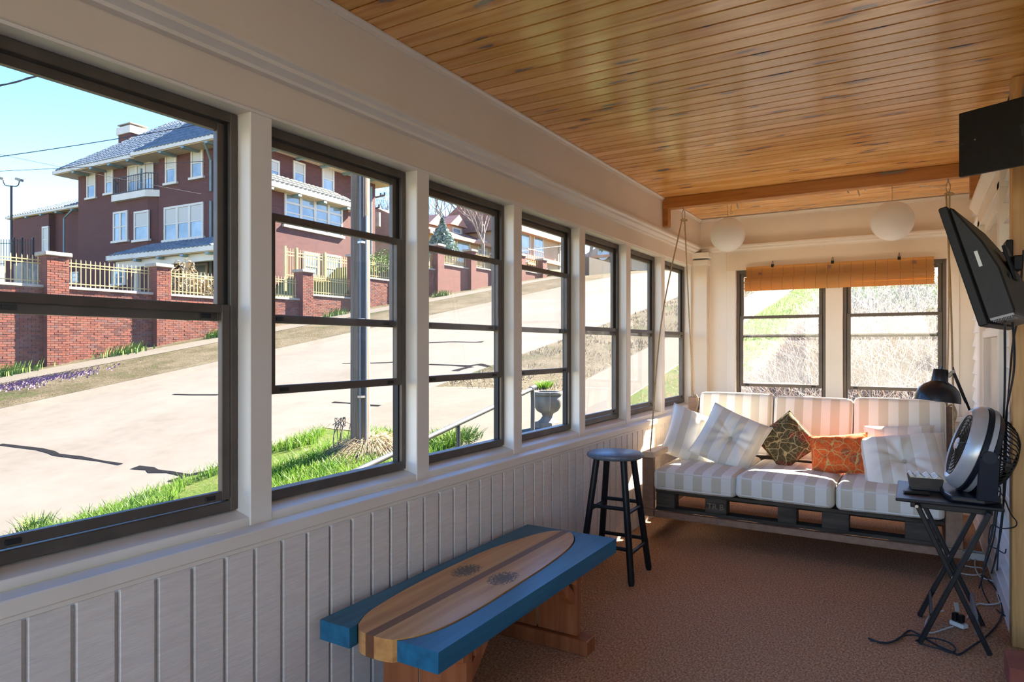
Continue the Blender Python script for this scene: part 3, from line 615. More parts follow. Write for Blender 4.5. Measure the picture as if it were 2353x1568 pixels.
# ---- cushions
def rbox(m, sx, sy, sz, r, M, n=9, bul=0.0, seed=0, wr=.0):
    """rounded, slightly stuffed box"""
    h = Vector((sx/2, sy/2, sz/2)); idx = {}; vs = []; fs = []
    def put(p):
        k = tuple(round(c, 5) for c in p)
        if k in idx: return idx[k]
        p = Vector(p); q = Vector([max(-(h[i]-r), min(h[i]-r, p[i])) for i in range(3)]); d = p-q
        P = q+(d.normalized()*r if d.length > 1e-9 else d)
        a = [max(-1, min(1, p[i]/h[i])) for i in range(3)]
        P.z += math.copysign(1, a[2])*abs(a[2])*bul*(1-a[0]**4)*(1-a[1]**4)
        P.y += a[1]*bul*.35*(1-a[0]**4)*(1-a[2]**2)
        if wr: P += Vector([noise.noise((P*9)+Vector((seed*3.1+i*7, seed, i*5))) for i in range(3)])*wr
        idx[k] = len(vs); vs.append(M @ P); return idx[k]
    def lin(k): return [(-1+2*i/n) for i in range(n+1)]
    L = sorted(set([-1, 1]+[-1+.5*r/h.x*0, ]+lin(n)))
    # denser near the edges
    def ax(hh): 
        e = r/hh; inner = [-(1-e)+2*(1-e)*i/n for i in range(n+1)]
        return [-1, -1+e*.35, -1+e*.7]+inner+[1-e*.7, 1-e*.35, 1]
    A = [ax(h.x), ax(h.y), ax(h.z) if h.z > r*1.05 else [-1, -.6, -.2, .2, .6, 1]]
    for d in range(3):
        u, v = (d+1) % 3, (d+2) % 3
        for sgn in (-1, 1):
            for i in range(len(A[u])-1):
                for j in range(len(A[v])-1):
                    c = []
                    for (a, b) in ((i, j), (i+1, j), (i+1, j+1), (i, j+1)):
                        p = [0, 0, 0]; p[d] = sgn*h[d]; p[u] = A[u][a]*h[u]; p[v] = A[v][b]*h[v]; c.append(put(p))
                    fs.append(c if sgn > 0 else c[::-1])
    m.add(vs, fs)
def cushion(name, label, c, s, rot, group, seed, bul, cat='cushion'):
    M3 = Euler(rot).to_matrix().to_4x4()
    t = thing(name, label, cat, c, group)
    m = MB(); rbox(m, s[0], s[1], s[2], .032, Matrix.Identity(4), 9, bul, seed, .004)
    me = m.mesh('cover'); me.materials.append(MATS['cushion_stripe']); me.polygons.foreach_set('use_smooth', [True]*len(me.polygons))
    o = inst('cover', me, c, t, rot)
    pm_ = MB()
    for zz in (-s[2]/2+.016, s[2]/2-.016):
        hx, hy, r = s[0]/2-.006, s[1]/2-.006, .04; P = []
        for (sx, sy, a0) in ((1, 1, 0), (-1, 1, PI/2), (-1, -1, PI), (1, -1, 1.5*PI)):
            for k in range(5):
                a = a0+k*PI/8; P.append((sx*(hx-r)+r*math.cos(a), sy*(hy-r)+r*math.sin(a), zz))
            # points along the side keep the cord on the bulging cover
        Q = []
        for i in range(len(P)):
            a, b = Vector(P[i]), Vector(P[(i+1) % len(P)]); Q.append(a)
            if (b-a).length > .2:
                for k in range(1, 8): Q.append(a.lerp(b, k/8))
        Q = [Vector((q.x, q.y+math.copysign(1, q.y)*bul*.30*(1-(q.x/s[0]*2)**4)*(abs(q.y) > hy-.002), q.z)) for q in Q]
        pm_.tube(Q, .0055, 6, closed=True)
    me = pm_.mesh('piping'); me.materials.append(MATS['piping_white']); me.polygons.foreach_set('use_smooth', [True]*len(me.polygons))
    inst('piping', me, c, t, rot)
    return t
XS = [.19, .765, 1.365, 1.945]
for i, lab in enumerate(('left seat cushion of the swing sofa, striped beige and white', 'middle seat cushion of the swing sofa, striped beige and white', 'right seat cushion of the swing sofa, behind the black tray table')):
    cushion('seat_cushion', lab, ((XS[i]+XS[i+1])/2, 5.04-(.03 if i == 1 else 0), .425), (XS[i+1]-XS[i]-.006, .90, .145), ((.012, 0, 0), (-.02, .012, .0), (.0, -.01, 0))[i], 'striped seat cushions', i, .014)
XK = [.235, .825, 1.395, 1.985]
for i, lab in enumerate(('left back cushion of the swing sofa, standing tallest beside the pilaster', 'middle back cushion of the swing sofa, behind the dark paisley pillow', 'right back cushion of the swing sofa, next to the desk lamp')):
    cushion('back_cushion', lab, ((XK[i]+XK[i+1])/2, 5.655, .735-(.012 if i == 1 else 0)), (XK[i+1]-XK[i]-.008, .49, .14), (PI/2-.17, (.0, .012, -.006)[i], 0), 'striped back cushions', i+5, .012)
# ---- throw pillows
def pillow(label, c, size, thick, rot, mat, tuft=False, seed=0, droop=.0, group=None):
    t = thing('throw_pillow', label, 'pillow', c, group)
    n = 40; vs = []; fs = []
    for side in (1, -1):
        for i in range(n+1):
            for j in range(n+1):
                a, b = -1+2*i/n, -1+2*j/n
                # edges pull in between the corners
                px = a*(1-.075*(1-b*b)*abs(a)**3); py = b*(1-.075*(1-a*a)*abs(b)**3)
                th = (max(0, 1-a**4)*max(0, 1-b**4))**.55
                z = thick/2*th
                r = math.hypot(a, b); an = math.atan2(b, a)
                if tuft: z *= 1-.62*math.exp(-(r/.17)**2)-.25*math.exp(-(r/.5)**2)
                wrk = math.sin(an*(9 if tuft else 6)+seed+2*noise.noise((a*2, b*2, seed)))*.008*th*(math.exp(-((r-.45)/.32)**2) if tuft else (abs(a)**2+abs(b)**2)*.5)
                z += wrk+noise.noise((a*3+seed, b*3, side*4))*.010*th
                vs.append(Vector((px*size[0]/2, py*size[1]/2, side*z-droop*(a*a+b*b)*.02)))
    N = n+1
    for s in (0, 1):
        for i in range(n):
            for j in range(n):
                q = [s*N*N+i*N+j, s*N*N+(i+1)*N+j, s*N*N+(i+1)*N+j+1, s*N*N+i*N+j+1]
                fs.append(q if s == 0 else q[::-1])
    m = MB(); m.add(vs, fs); me = m.mesh('cover', weld=True); me.materials.append(MATS[mat]); me.polygons.foreach_set('use_smooth', [True]*len(me.polygons))
    inst('cover', me, c, t, rot)
    if tuft:
        g = MB(); g.lathe([(0, thick*.10), (.011, thick*.10+.001), (.014, thick*.10+.006), (.009, thick*.10+.011), (0, thick*.10+.012)], (0, 0, 0), 14)
        me = g.mesh('button'); me.materials.append(MATS['button_beige']); inst('button', me, c, t, rot)
    g = MB(); E = []
    for k in range(4*12):
        s, f = divmod(k, 12); f = -1+2*f/12
        a, b = [(f, -1), (1, f), (-f, 1), (-1, -f)][s]
        E.append((a*(1-.075*(1-b*b)*abs(a)**3)*size[0]/2, b*(1-.075*(1-a*a)*abs(b)**3)*size[1]/2, -droop*(a*a+b*b)*.02))
    g.tube(E, .004, 5, closed=True); me = g.mesh('seam'); me.materials.append(MATS[mat]); inst('seam', me, c, t, rot)
    return t
def prot(tilt, roll, yaw=0):
    """stand a pillow up facing the camera, lean it back by tilt, roll it in its own plane, turn by yaw"""
    return (Matrix.Rotation(yaw, 3, 'Z') @ Matrix.Rotation(PI/2-tilt, 3, 'X') @ Matrix.Rotation(roll, 3, 'Z')).to_euler()
pillow('striped ivory pillow leaning against the left sofa arm, behind the tufted one', (.33, 5.14, .665), (.44, .44), .15, prot(.50, -.42, .62), 'pillow_stripe', False, 1)
pillow('tufted ivory striped pillow with a centre button, second from the left arm', (.615, 5.08, .675), (.45, .45), .17, prot(.52, -.45, .25), 'pillow_stripe', True, 2)
pillow('dark green paisley pillow standing on its corner in the middle of the sofa', (.985, 5.22, .675), (.335, .335), .10, prot(.40, .72, .05), 'paisley_green', False, 3)
pillow('bright orange paisley pillow beside the dark paisley one', (1.345, 5.10, .625), (.375, .29), .11, prot(.48, .17, -.12), 'paisley_orange', False, 4)
pillow('plain ivory striped pillow at the right, half hidden behind the tufted one', (1.70, 5.26, .655), (.43, .40), .13, prot(.62, .10, -.1), 'pillow_stripe', False, 5)
pillow('tufted ivory striped pillow lying back at the right end of the sofa', (1.735, 4.98, .615), (.50, .48), .17, prot(.86, .22, -.10), 'pillow_stripe', True, 6)
# ---- bamboo roll-up blind with its hanging clips
t = thing('bamboo_blind', 'rolled-up bamboo blind hanging over the far windows', 'blind', (1.18, YB-.06, 1.9))
YQ = YB-.035
MB().box(.44, YQ-.006, 2.085, 1.925, YQ+.012, 2.108).build('head_rail', 'bamboo', t, .002)
sl = MB().box(-.742, -.002, -.0022, .742, .002, .0022).mesh('slat'); sl.materials.append(MATS['bamboo'])
for k in range(26):
    inst('slat', sl, (1.182+random.uniform(-.004, .004), YQ+random.uniform(-.002, .002), 2.083-k*.0054), t)
n = 58
for k in range(n):
    a = 2*PI*k/n; c = (1.180+random.uniform(-.006, .006), YQ-.020+.050*math.cos(a)+random.uniform(-.001, .001), 1.945+.060*math.sin(a)+random.uniform(-.001, .001))
    inst('slat', sl, c, t, (0, random.uniform(-.0015, .0015), 0)).scale = (1.003, 1.3, random.uniform(1.1, 1.7))
MB().tube([(.437, YQ-.02, 1.945), (1.923, YQ-.02, 1.945)], .018, 16).build('roll_core', 'bamboo', t, smooth=True)
g = MB()
for k in range(16):
    x = .49+k*.092
    g.tube([(x, YQ-.009, 2.10), (x, YQ-.0085, 2.01), (x, YQ-.06, 1.99), (x, YQ-.086, 1.945), (x, YQ-.06, 1.885), (x, YQ-.02, 1.875)], .0011, 4)
g.build('stitching', 'straw', t)
MB().box(.55, YQ-.012, 2.03, .575, YQ-.006, 2.052).build('pulley', 'cedar_end', t)
MB().box(1.13, YQ-.012, 2.055, 1.16, YQ-.006, 2.082).build('pulley', 'cedar_end', t)
MB().box(1.77, YQ-.012, 2.055, 1.80, YQ-.006, 2.082).build('pulley', 'cedar_end', t)
for i, (u, v, w_) in enumerate(((1775, 607, 'left'), (1913, 600, 'middle'), (2066, 592, 'right'))):
    p = ony(u, v+14, YQ-.002)
    c = thing('blind_clip', w_+' dark wire clip holding up the bamboo blind', 'clip', p, 'clips above the bamboo blind')
    MB().box(p.x-.011, YQ-.012, 2.095, p.x+.011, YQ+.016, 2.122).build('jaw', 'black_plastic', c, .002)
    MB().tube([(p.x-.006, YQ, 2.12), (p.x-.004, YQ+.004, 2.145), (p.x, YQ+.01, 2.155), (p.x+.004, YQ+.004, 2.145), (p.x+.006, YQ, 2.12)], .002, 6).build('handle', 'iron_black', c)
    MB().tube([(p.x, YQ+.012, 2.150), (p.x, YB+.01, 2.160)], .002, 6).build('nail', 'galvanized', c)
# ---- globe pendants
for (x, y, r, lab) in ((.440, 5.75, .141, 'smaller looking white globe pendant hanging near the left wall'), (1.645, 5.75, .147, 'white globe pendant hanging above the right half of the sofa')):
    t = thing('globe_lamp', lab, 'lamp', (x, y, 2.31), 'white globe pendants')
    pr = [(r*math.sin(a), -r*math.cos(a)) for a in [PI*i/20 for i in range(19)]]
    pr = [(max(q[0], 0), q[1]) for q in pr]
    MB().lathe([(0.0, -r)]+pr[1:]+[(pr[-1][0]-.004, pr[-1][1]+.002)], (x, y, 2.31), 36).build('globe', 'globe_glass', t, smooth=True)
    zt = 2.31+pr[-1][1]
    MB().lathe([(0, -.01), (pr[-1][0]-.006, -.01), (pr[-1][0]-.006, .006), (0, .006)], (x, y, zt), 24).build('cap', 'sofa_timber_light', t)
    MB().tube([(x, y, zt), (x, y, ZC-.012)], .0022, 6).build('cord', 'rope_tan', t)
    MB().lathe([(0, 0), (.02, 0), (.022, .011), (0, .011)], (x, y, ZC-.0125), 14).build('ceiling_hook', 'white_plastic', t)
# thin cable with clear tape bits under the beam
t = thing('string_light_cable', 'thin clear cable with little tape tags strung behind the beam', 'cable', (1.2, 5.5, 2.5))
MB().tube(curve_pts([(.52, 5.52, 2.565), (.62, 5.52, 2.52), (.80, 5.52, 2.525), (1.1, 5.52, 2.53), (1.38, 5.52, 2.535), (1.62, 5.5, 2.55), (1.8, 5.46, 2.50), (1.985, 5.41, 2.44)]), .0018, 6).build('cable', 'white_plastic', t)
for x, z, k in ((.565, 2.50, .045), (.545, 2.53, .02), (1.36, 2.515, .022), (1.43, 2.50, .05), (1.47, 2.52, .02)):
    MB().bar((x, 5.52, z+k/2), (x+.012, 5.515, z-k/2), .014, .004).build('tag', 'sticker_white', t)
p = ony(1680, 497, 5.95)
hk = thing('ceiling_hook', 'small metal hook screwed into the ceiling beside the left globe', 'hook', (p.x, 5.95, ZC-.02))
MB().tube(curve_pts([(p.x, 5.95, ZC), (p.x, 5.95, ZC-.05), (p.x+.012, 5.95, ZC-.065), (p.x+.006, 5.95, ZC-.08), (p.x-.006, 5.95, ZC-.07)]), .0025, 6).build('hook', 'galvanized', hk)
# ================================================================ RIGHT SIDE: TELEVISION, TRAY TABLE AND WHAT STANDS ON IT
def frame(o, e1, e2, e3):
    M = Matrix.Identity(4)
    for i, e in enumerate((e1, e2, e3)):
        for k in range(3): M[k][i] = e[k]
    for k in range(3): M[k][3] = o[k]
    return M
rr, tl = math.radians(11.5), math.radians(16)
e1 = Vector((math.sin(rr), math.cos(rr), 0)); nh = Vector((-math.cos(rr), math.sin(rr), 0))
up = nh*math.sin(tl)+Vector((0, 0, math.cos(tl))); nn = nh*math.cos(tl)-Vector((0, 0, math.sin(tl)))
TC = Vector((2.005, 3.09, 1.645)); T = frame(TC, e1, up, nn)     # local: along, up, out of the screen
t = thing('television', 'black flat television tilted down on a wall bracket, seen from behind', 'television', TC)
MB(T).box(-.36, -.215, -.014, .36, .215, .014).build('bezel', 'black_plastic', t, .004)
MB(T).box(-.345, -.195, .0135, .345, .2, .0155).build('screen', 'tv_gloss', t)
MB(T).prism([(-.205, -.014), (-.205, -.085), (-.19, -.095), (-.04, -.095), (.06, -.075), (.205, -.026), (.208, -.014)], -.352, .352, 'x').build('rear_housing', 'dark_plastic', t, .006)
m = MB(T)
for k in range(12): m.box(-.352+.0, -.2095, -.03-.0045*k, -.20, -.2045, -.0285-.0045*k)
m.build('vent', 'tv_vent', t)
MB(T).box(-.3535, -.204, -.088, -.35, -.196, -.022).build('bottom_edge', 'tv_vent', t)
for a in (-.13, .02, .145): MB(T).tube([(-.3525, a, -.028), (-.3545, a, -.028)], .006, 12).build('screw', 'black_rubber', t)
MB(T).box(-.3545, -.02, -.052, -.352, .035, -.042).build('sticker', 'sticker_white', t)
MB(T).box(-.06, -.06, -.106, .06, .07, -.0955).build('mount_plate', 'black_plastic', t, .002)
# bracket on the post
t = thing('wall_bracket', 'black swivel bracket joining the television to the pine post', 'bracket', (2.15, 3.8, 1.72))
MB().box(2.148, 3.76, 1.585, 2.175, 3.87, 1.855).build('wall_plate', 'black_plastic', t, .004)
MB().box(2.125, 3.745, 1.64, 2.150, 3.775, 1.80).build('pivot_block', 'dark_plastic', t, .004)
pb = TC-nn*.11; j = Vector((2.118, 3.52, 1.69))
MB().bar(pb-nn*.012, j, .03, .055).build('arm', 'black_plastic', t, .004)
MB().bar(j, (2.135, 3.765, 1.715), .03, .05).build('arm', 'black_plastic', t, .004)
MB().tube([j-Vector((0, 0, .045)), j+Vector((0, 0, .045))], .02, 14).build('joint', 'dark_plastic', t, smooth=True)
MB().box(2.11, 3.755, 1.60, 2.147, 3.79, 1.625).build('cable_clip', 'black_plastic', t, .003)
# black panel high on the post
g = math.radians(63.7); ex = Vector((math.sin(g), -math.cos(g), 0)); ey = Vector((-ex.y, ex.x, 0))
o = Vector((1.957, 3.40, 2.22)); Q = frame(o, ex, Vector((0, 0, 1)), Vector((ex.y, -ex.x, 0)))
t = thing('black_panel', 'square black panel with corner screws mounted high near the ceiling on the right', 'panel', o)
MB(Q).box(0, -.135, -.012, .235, .135, .012).build('panel', 'black_plastic', t, .005, seg=2)
for a, b in ((.013, -.122), (.013, .122), (.016, .0), (.222, .122), (.222, .02)): MB(Q).tube([(a, b, .0115), (a, b, .0135)], .0035, 10).build('screw', 'black_rubber', t)
MB(Q).tube([(.062, .008, .0115), (.062, .008, .0135)], .003, 10).build('screw', 'galvanized', t)
MB(Q).box(.224, -.02, .011, .236, .025, .014).build('slot', 'black_rubber', t)
MB().bar(o+ex*.19+Vector((0, .012, 0)), (2.19, 3.772, 2.22), .03, .05).build('arm', 'black_plastic', t, .003)
# ---- tray table
TZ = .66
t = thing('tray_table', 'black wooden folding tray table with crossed legs', 'table', (1.93, 3.82, 0))
MB().box(1.715, 3.60, TZ-.016, 2.13, 4.08, TZ).build('table_top', 'black_wood', t, .006, seg=2)
MB().box(1.775, 3.64, TZ-.045, 2.09, 3.665, TZ-.0165).build('top_rail', 'black_wood', t, .003)
MB().box(1.775, 4.00, TZ-.045, 2.09, 4.025, TZ-.0165).build('top_rail', 'black_wood', t, .003)
for (x0, x1, ys) in ((2.078, 1.80, (3.622, 3.985)), (1.812, 2.075, (3.598, 3.961))):
    for yy in ys: MB().bar((x0, yy, .004), (x1, yy, TZ-.022), .020, .036, (0, 1, 0)).build('leg', 'black_wood', t, .003)
MB().bar((2.03, 3.634, .118), (2.03, 3.973, .118), .012, .085).build('stretcher', 'stool_grey', t, .002)
MB().bar((1.858, 3.61, .118), (1.858, 3.95, .118), .012, .05).build('stretcher', 'black_wood', t, .002)
for yy in (3.586, 3.949): MB().tube([(1.942, yy, .327), (1.942, yy+.006, .327)], .009, 12).build('pivot_bolt', 'galvanized', t)
for x in (1.80, 2.075): MB().tube([(x, 3.596, TZ-.03), (x, 3.601, TZ-.03)], .007, 12).build('pivot_bolt', 'galvanized', t)
# ---- fan
FC = Vector((2.005, 3.80, .895)); a = math.radians(6); tu = math.radians(18)
nf = Vector((-math.cos(a)*math.cos(tu), -math.sin(a)*math.cos(tu), math.sin(tu)))
s1 = Vector((0, 0, 1)).cross(nf).normalized(); s2 = nf.cross(s1)
RF = Matrix((s1, s2, nf)).transposed()
t = thing('desk_fan', 'silver and navy desk fan tilted upward on the tray table', 'fan', (2.0, 3.82, TZ))
def LF(m, prof, nm, mat, smooth=True, n=40): m.lathe(prof, FC, n, RF).build(nm, mat, t, smooth=smooth)
LF(MB(), [(.150, .028), (.165, .040), (.185, .030), (.200, .004), (.202, -.012), (.196, -.016), (.150, .012), (.150, .028)], 'front_ring', 'silver_plastic')
LF(MB(), [(.197, -.016), (.206, -.018), (.206, -.034), (.197, -.036)], 'trim_band', 'fan_navy')
LF(MB(), [(.196, -.037), (.204, -.038), (.202, -.058), (.192, -.060)], 'shroud_band', 'silver_plastic')
LF(MB(), [(.192, -.061), (.198, -.062), (.178, -.085), (.168, -.085)], 'rear_rim', 'fan_navy')
for k, r in enumerate((.045, .062, .079, .096, .113, .130, .146)):
    zr = .034+.010*(1-(r/.15)**2)
    MB().tube([FC+RF @ Vector((r*math.cos(2*PI*i/36), r*math.sin(2*PI*i/36), zr)) for i in range(36)], .0026, 6, closed=True).build('grille_ring', 'black_plastic', t, smooth=True)
for k in range(6):
    q = k*PI/3+.2
    MB().tube([FC+RF @ Vector((r*math.cos(q), r*math.sin(q), z)) for r, z in ((.03, .045), (.09, .040), (.158, .032))], .003, 6).build('spoke', 'black_plastic', t)
LF(MB(), [(0, .052), (.024, .050), (.034, .044), (.034, .034), (0, .034)], 'hub_cap', 'silver_plastic', n=24)
for k in range(5):
    q = k*2*PI/5
    d1 = Vector((math.cos(q), math.sin(q), 0)); d2 = Vector((-math.sin(q), math.cos(q), 0))
    P = [d1*.03+d2*-.012, d1*.135+d2*-.05, d1*.14+d2*.03, d1*.03+d2*.014]
    zz = (.0, -.022, .016, .008); vs = [FC+RF @ (p+Vector((0, 0, -.012+z))) for p, z in zip(P, zz)]+[FC+RF @ (p+Vector((0, 0, -.015+z))) for p, z in zip(P, zz)]
    MB().add(vs, [(0, 1, 2, 3), (7, 6, 5, 4), (0, 4, 5, 1), (1, 5, 6, 2), (2, 6, 7, 3), (3, 7, 4, 0)]).build('blade', 'dark_plastic', t)
LF(MB(), [(0, .004), (.03, .0), (.034, -.03), (.03, -.12), (0, -.12)], 'motor', 'black_plastic', n=20)
for k in range(44):
    q = 2*PI*k/44; c_, s_ = math.cos(q), math.sin(q)
    MB().tube([FC+RF @ Vector((r*c_, r*s_, z)) for r, z in ((.172, -.083), (.166, -.112), (.145, -.145), (.105, -.172), (.06, -.184))], .0028, 5).build('cage_rib', 'black_plastic', t)
LF(MB(), [(0, -.192), (.05, -.190), (.066, -.182), (.06, -.176), (0, -.174)], 'rear_cap', 'black_plastic', n=24)
for sg in (-1, 1):
    pv = FC+s1*(sg*.203)-nf*.05
    MB().tube([pv-s1*sg*.012, pv+s1*sg*.016], .028, 20).build('pivot', 'fan_navy', t, smooth=True)
    fb = Vector((2.045, 3.80, TZ+.022))+Vector((s1.x, s1.y, 0))*(sg*.185)
    MB().bar(pv+s1*sg*.006, fb, .016, .075, tuple(nf)).build('yoke_arm', 'fan_navy', t, .004)
u1 = Vector((s1.x, s1.y, 0)).normalized(); u2 = Vector((-u1.y, u1.x, 0))
if u2.x < 0: u2 = -u2
BM_ = frame(Vector((2.02, 3.815, TZ+.001)), u2, u1, Vector((0, 0, 1)))
MB(BM_).prism([(-.105, -.165), (-.12, -.10), (-.12, .10), (-.105, .165), (.02, .195), (.095, .12), (.095, -.12), (.02, -.195)], 0, .028).build('base', 'fan_navy', t, .008, seg=2)
MB(BM_).box(.0, -.035, .029, .04, .035, .034).build('control_panel', 'black_plastic', t, .002)
# ---- ridged ashtray box and the flat remote in front of it
t = thing('ridged_box', 'dark brown box with a wavy metal top standing on the tray table', 'box', (1.84, 3.90, TZ))
AB = frame(Vector((1.835, 3.905, TZ+.001)), Vector((math.cos(.1), math.sin(.1), 0)), Vector((-math.sin(.1), math.cos(.1), 0)), Vector((0, 0, 1)))
m = MB(AB); b0, b1 = .062, .072
m.add([(-b0, -b0, 0), (b0, -b0, 0), (b0, b0, 0), (-b0, b0, 0), (-b1, -b1, .06), (b1, -b1, .06), (b1, b1, .06), (-b1, b1, .06)], [(0, 3, 2, 1), (4, 5, 6, 7), (0, 1, 5, 4), (1, 2, 6, 5), (2, 3, 7, 6), (3, 0, 4, 7)])
m.build('body', 'cedar_end' if False else 'pallet_wood', t, .003)
for k in range(5):
    yy = -.058+k*.027; P = [(-.068+.0055*i, yy, .068+.007*math.sin(i*.95)) for i in range(26)]
    m = MB(AB); vs = []; 
    for p in P: vs += [p, (p[0], p[1]+.016, p[2]), (p[0], p[1]+.016, .0605), (p[0], p[1], .0605)]
    fs = []
    for i in range(25):
        for q in range(4): fs.append((i*4+q, i*4+(q+1) % 4, i*4+4+(q+1) % 4, i*4+4+q))
    fs += [(0, 1, 2, 3), (103, 102, 101, 100)]
    m.add(vs, fs).build('wavy_ridge', 'galvanized', t)
rm = MB(frame(Vector((1.80, 3.745, TZ+.001)), Vector((.98, .2, 0)), Vector((-.2, .98, 0)), Vector((0, 0, 1)))).box(-.055, -.018, 0, .055, .018, .012).build('remote_control', 'dark_plastic', None, .004, origin=(1.80, 3.745, TZ)); tag(rm, 'slim dark remote lying before the ridged box on the table', 'remote')
# ---- desk lamp
t = thing('desk_lamp', 'black bent-arm desk lamp with a dome shade behind the fan', 'lamp', (2.05, 4.03, TZ))
MB().lathe([(0, 0), (.062, 0), (.066, .006), (.062, .016), (.02, .024), (0, .024)], (2.055, 4.01, TZ+.001), 28).build('base', 'lamp_black', t, smooth=True)
el, hd = Vector((2.026, 3.99, 1.045)), Vector((1.955, 3.955, 1.245))
for s in (-.011, .011): MB().bar((2.055, 4.01+s, TZ+.024), (el.x, el.y+s, el.z), .007, .010).build('lower_arm', 'lamp_black', t, .001)
for s in (-.011, .011): MB().bar((el.x, el.y+s, el.z), (hd.x, hd.y+s, hd.z), .007, .013).build('upper_arm', 'lamp_black', t, .001)
MB().tube([el-Vector((0, .022, 0)), el+Vector((0, .022, 0))], .009, 12).build('elbow_knob', 'lamp_black', t)
MB().tube([hd-Vector((0, .02, 0)), hd+Vector((0, .02, 0))], .009, 12).build('head_knob', 'lamp_black', t)
HD = Vector((1.888, 3.95, 1.094)); ax = (Matrix.Rotation(-.07, 3, 'X') @ Matrix.Rotation(.10, 3, 'Y'))
MB().lathe([(.101, 0), (.0985, .028), (.088, .058), (.068, .082), (.045, .096), (.037, .102), (.033, .158), (.030, .162), (0, .163)], HD, 36, ax).build('shade', 'lamp_black', t, smooth=True)
MB().lathe([(.100, .001), (.096, .028), (.085, .056), (.064, .078), (.03, .090), (0, .090)], HD, 36, ax).build('shade_lining', 'lamp_inside', t, smooth=True)
MB().lathe([(0, -.004), (.018, .0), (.028, .014), (.028, .03), (.016, .055), (.014, .085), (0, .088)], HD, 20, ax).build('bulb', 'bulb_white', t, smooth=True)
MB().tube([HD+ax @ Vector((0, 0, .162)), HD+ax @ Vector((0, 0, .178))], .008, 12).build('switch_knob', 'lamp_black', t)
MB().bar(HD+ax @ Vector((.033, 0, .128)), hd, .012, .018).build('neck', 'lamp_black', t, .002)
MB().tube(curve_pts([HD+ax @ Vector((.03, 0, .135)), HD+ax @ Vector((.05, -.01, .165)), hd+Vector((.0, -.015, .02)), hd+Vector((.008, -.018, -.02))]), .003, 6).build('flex', 'wire_black', t)
# ---- cables
def cable(name, label, pts, r, mat, k=7, cat='cable', group=None):
    P = curve_pts(pts, k); c = P[len(P)//2]
    o = MB().tube(P, r, 6).build(name, mat, None, smooth=True, origin=tuple(P[0])); return tag(o, label, cat, group)
c = lambda u, v, y: ony(u, v, y)
cable('television_cable', 'black cable hanging from the television past the lamp to the floor', [TC+T.to_3x3() @ Vector((-.26, -.212, -.05)), c(2309, 760, 3.02), c(2309, 880, 3.35), c(2306, 960, 3.97), c(2298, 1060, 3.97), c(2284, 1200, 3.97), c(2264, 1290, 3.97), c(2257, 1330, 3.97), onz(2250, 1352, .06)], .0042, 'wire_black')
cable('television_cable', 'black cable curling out of the television back and crossing the others', [TC+T.to_3x3() @ Vector((-.20, -.05, -.10)), c(2318, 700, 3.1), c(2327, 745, 3.1), c(2330, 850, 3.3), c(2312, 950, 3.95), c(2308, 1040, 3.97), c(2306, 1150, 3.97), c(2300, 1220, 3.97), c(2286, 1290, 3.97), onz(2278, 1318, .006)], .0042, 'wire_black')
cable('post_cable', 'black cable running down the front of the pine post', [c(2352, 575, 3.77), c(2347, 640, 3.765), c(2345, 700, 3.765), c(2336, 745, 3.76), c(2326, 800, 3.74), c(2318, 900, 3.9), c(2313, 960, 3.97), c(2311, 1080, 3.97), c(2308, 1140, 3.97), c(2296, 1240, 3.97), onz(2290, 1330, .006)], .004, 'wire_black')
cable('lamp_cable', 'black lamp cord looping out over the clapboard wall', [(2.06, 4.085, TZ+.012), c(2296, 1130, 3.97), c(2322, 1180, 3.72), c(2336, 1200, 3.68), c(2330, 1212, 3.70), c(2300, 1215, 3.9), c(2278, 1208, 3.97), c(2272, 1250, 3.97), c(2290, 1262, 3.97), c(2308, 1272, 3.97), c(2312, 1262, 3.97)], .003, 'wire_black')
cable('fan_cable', 'black fan cord dropping behind the crossed table legs to the floor', [(2.09, 3.90, TZ+.012), c(2298, 1120, 3.97), c(2290, 1190, 3.97), c(2283, 1240, 3.97), c(2268, 1290, 4.05), c(2255, 1340, 4.02), onz(2272, 1385, .005), onz(2298, 1408, .005), onz(2322, 1424, .005)], .0034, 'wire_black')
cable('floor_cable', 'long black cable snaking over the carpet around the table legs', [onz(u, v, .006) for u, v in ((1995, 1467), (2030, 1478), (2062, 1470), (2088, 1450), (2110, 1458), (2150, 1482), (2190, 1500), (2205, 1504), (2235, 1485), (2270, 1460), (2298, 1425), (2302, 1390), (2285, 1350), (2262, 1325))], .0042, 'wire_black')
cable('floor_cable', 'black cable loop lying on the carpet under the table', [onz(u, v, .012) for u, v in ((2000, 1473), (2045, 1477), (2075, 1462), (2108, 1462), (2120, 1480), (2160, 1492), (2185, 1500), (2196, 1492), (2182, 1478), (2150, 1468), (2120, 1467), (2104, 1474))], .0036, 'wire_black')
cable('white_cord', 'white extension cord winding from the socket box to the power strip', [onz(u, v, .007) for u, v in ((2243, 1275), (2240, 1300), (2252, 1325), (2288, 1340), (2292, 1362), (2302, 1380), (2290, 1388), (2268, 1390), (2250, 1388), (2236, 1398), (2222, 1420))], .0042, 'white_plastic')
cable('white_cord', 'white cord running left from the power strip under the table', [onz(u, v, .007) for u, v in ((2190, 1440), (2165, 1448), (2140, 1455), (2126, 1448), (2132, 1420), (2150, 1408), (2168, 1404))], .0036, 'white_plastic')
cable('white_cord', 'pale cord loop on the carpet behind the table', [onz(u, v, .007) for u, v in ((2240, 1275), (2225, 1288), (2205, 1296), (2230, 1303), (2255, 1306), (2258, 1318), (2235, 1322), (2208, 1318))], .0036, 'white_plastic')
p = onz(2203, 1442, 0)
t = thing('power_strip', 'white power strip with black plugs on the carpet under the table', 'power strip', p)
PS = frame(p+Vector((0, 0, .004)), Vector((.8, -.6, 0)), Vector((.6, .8, 0)), Vector((0, 0, 1)))
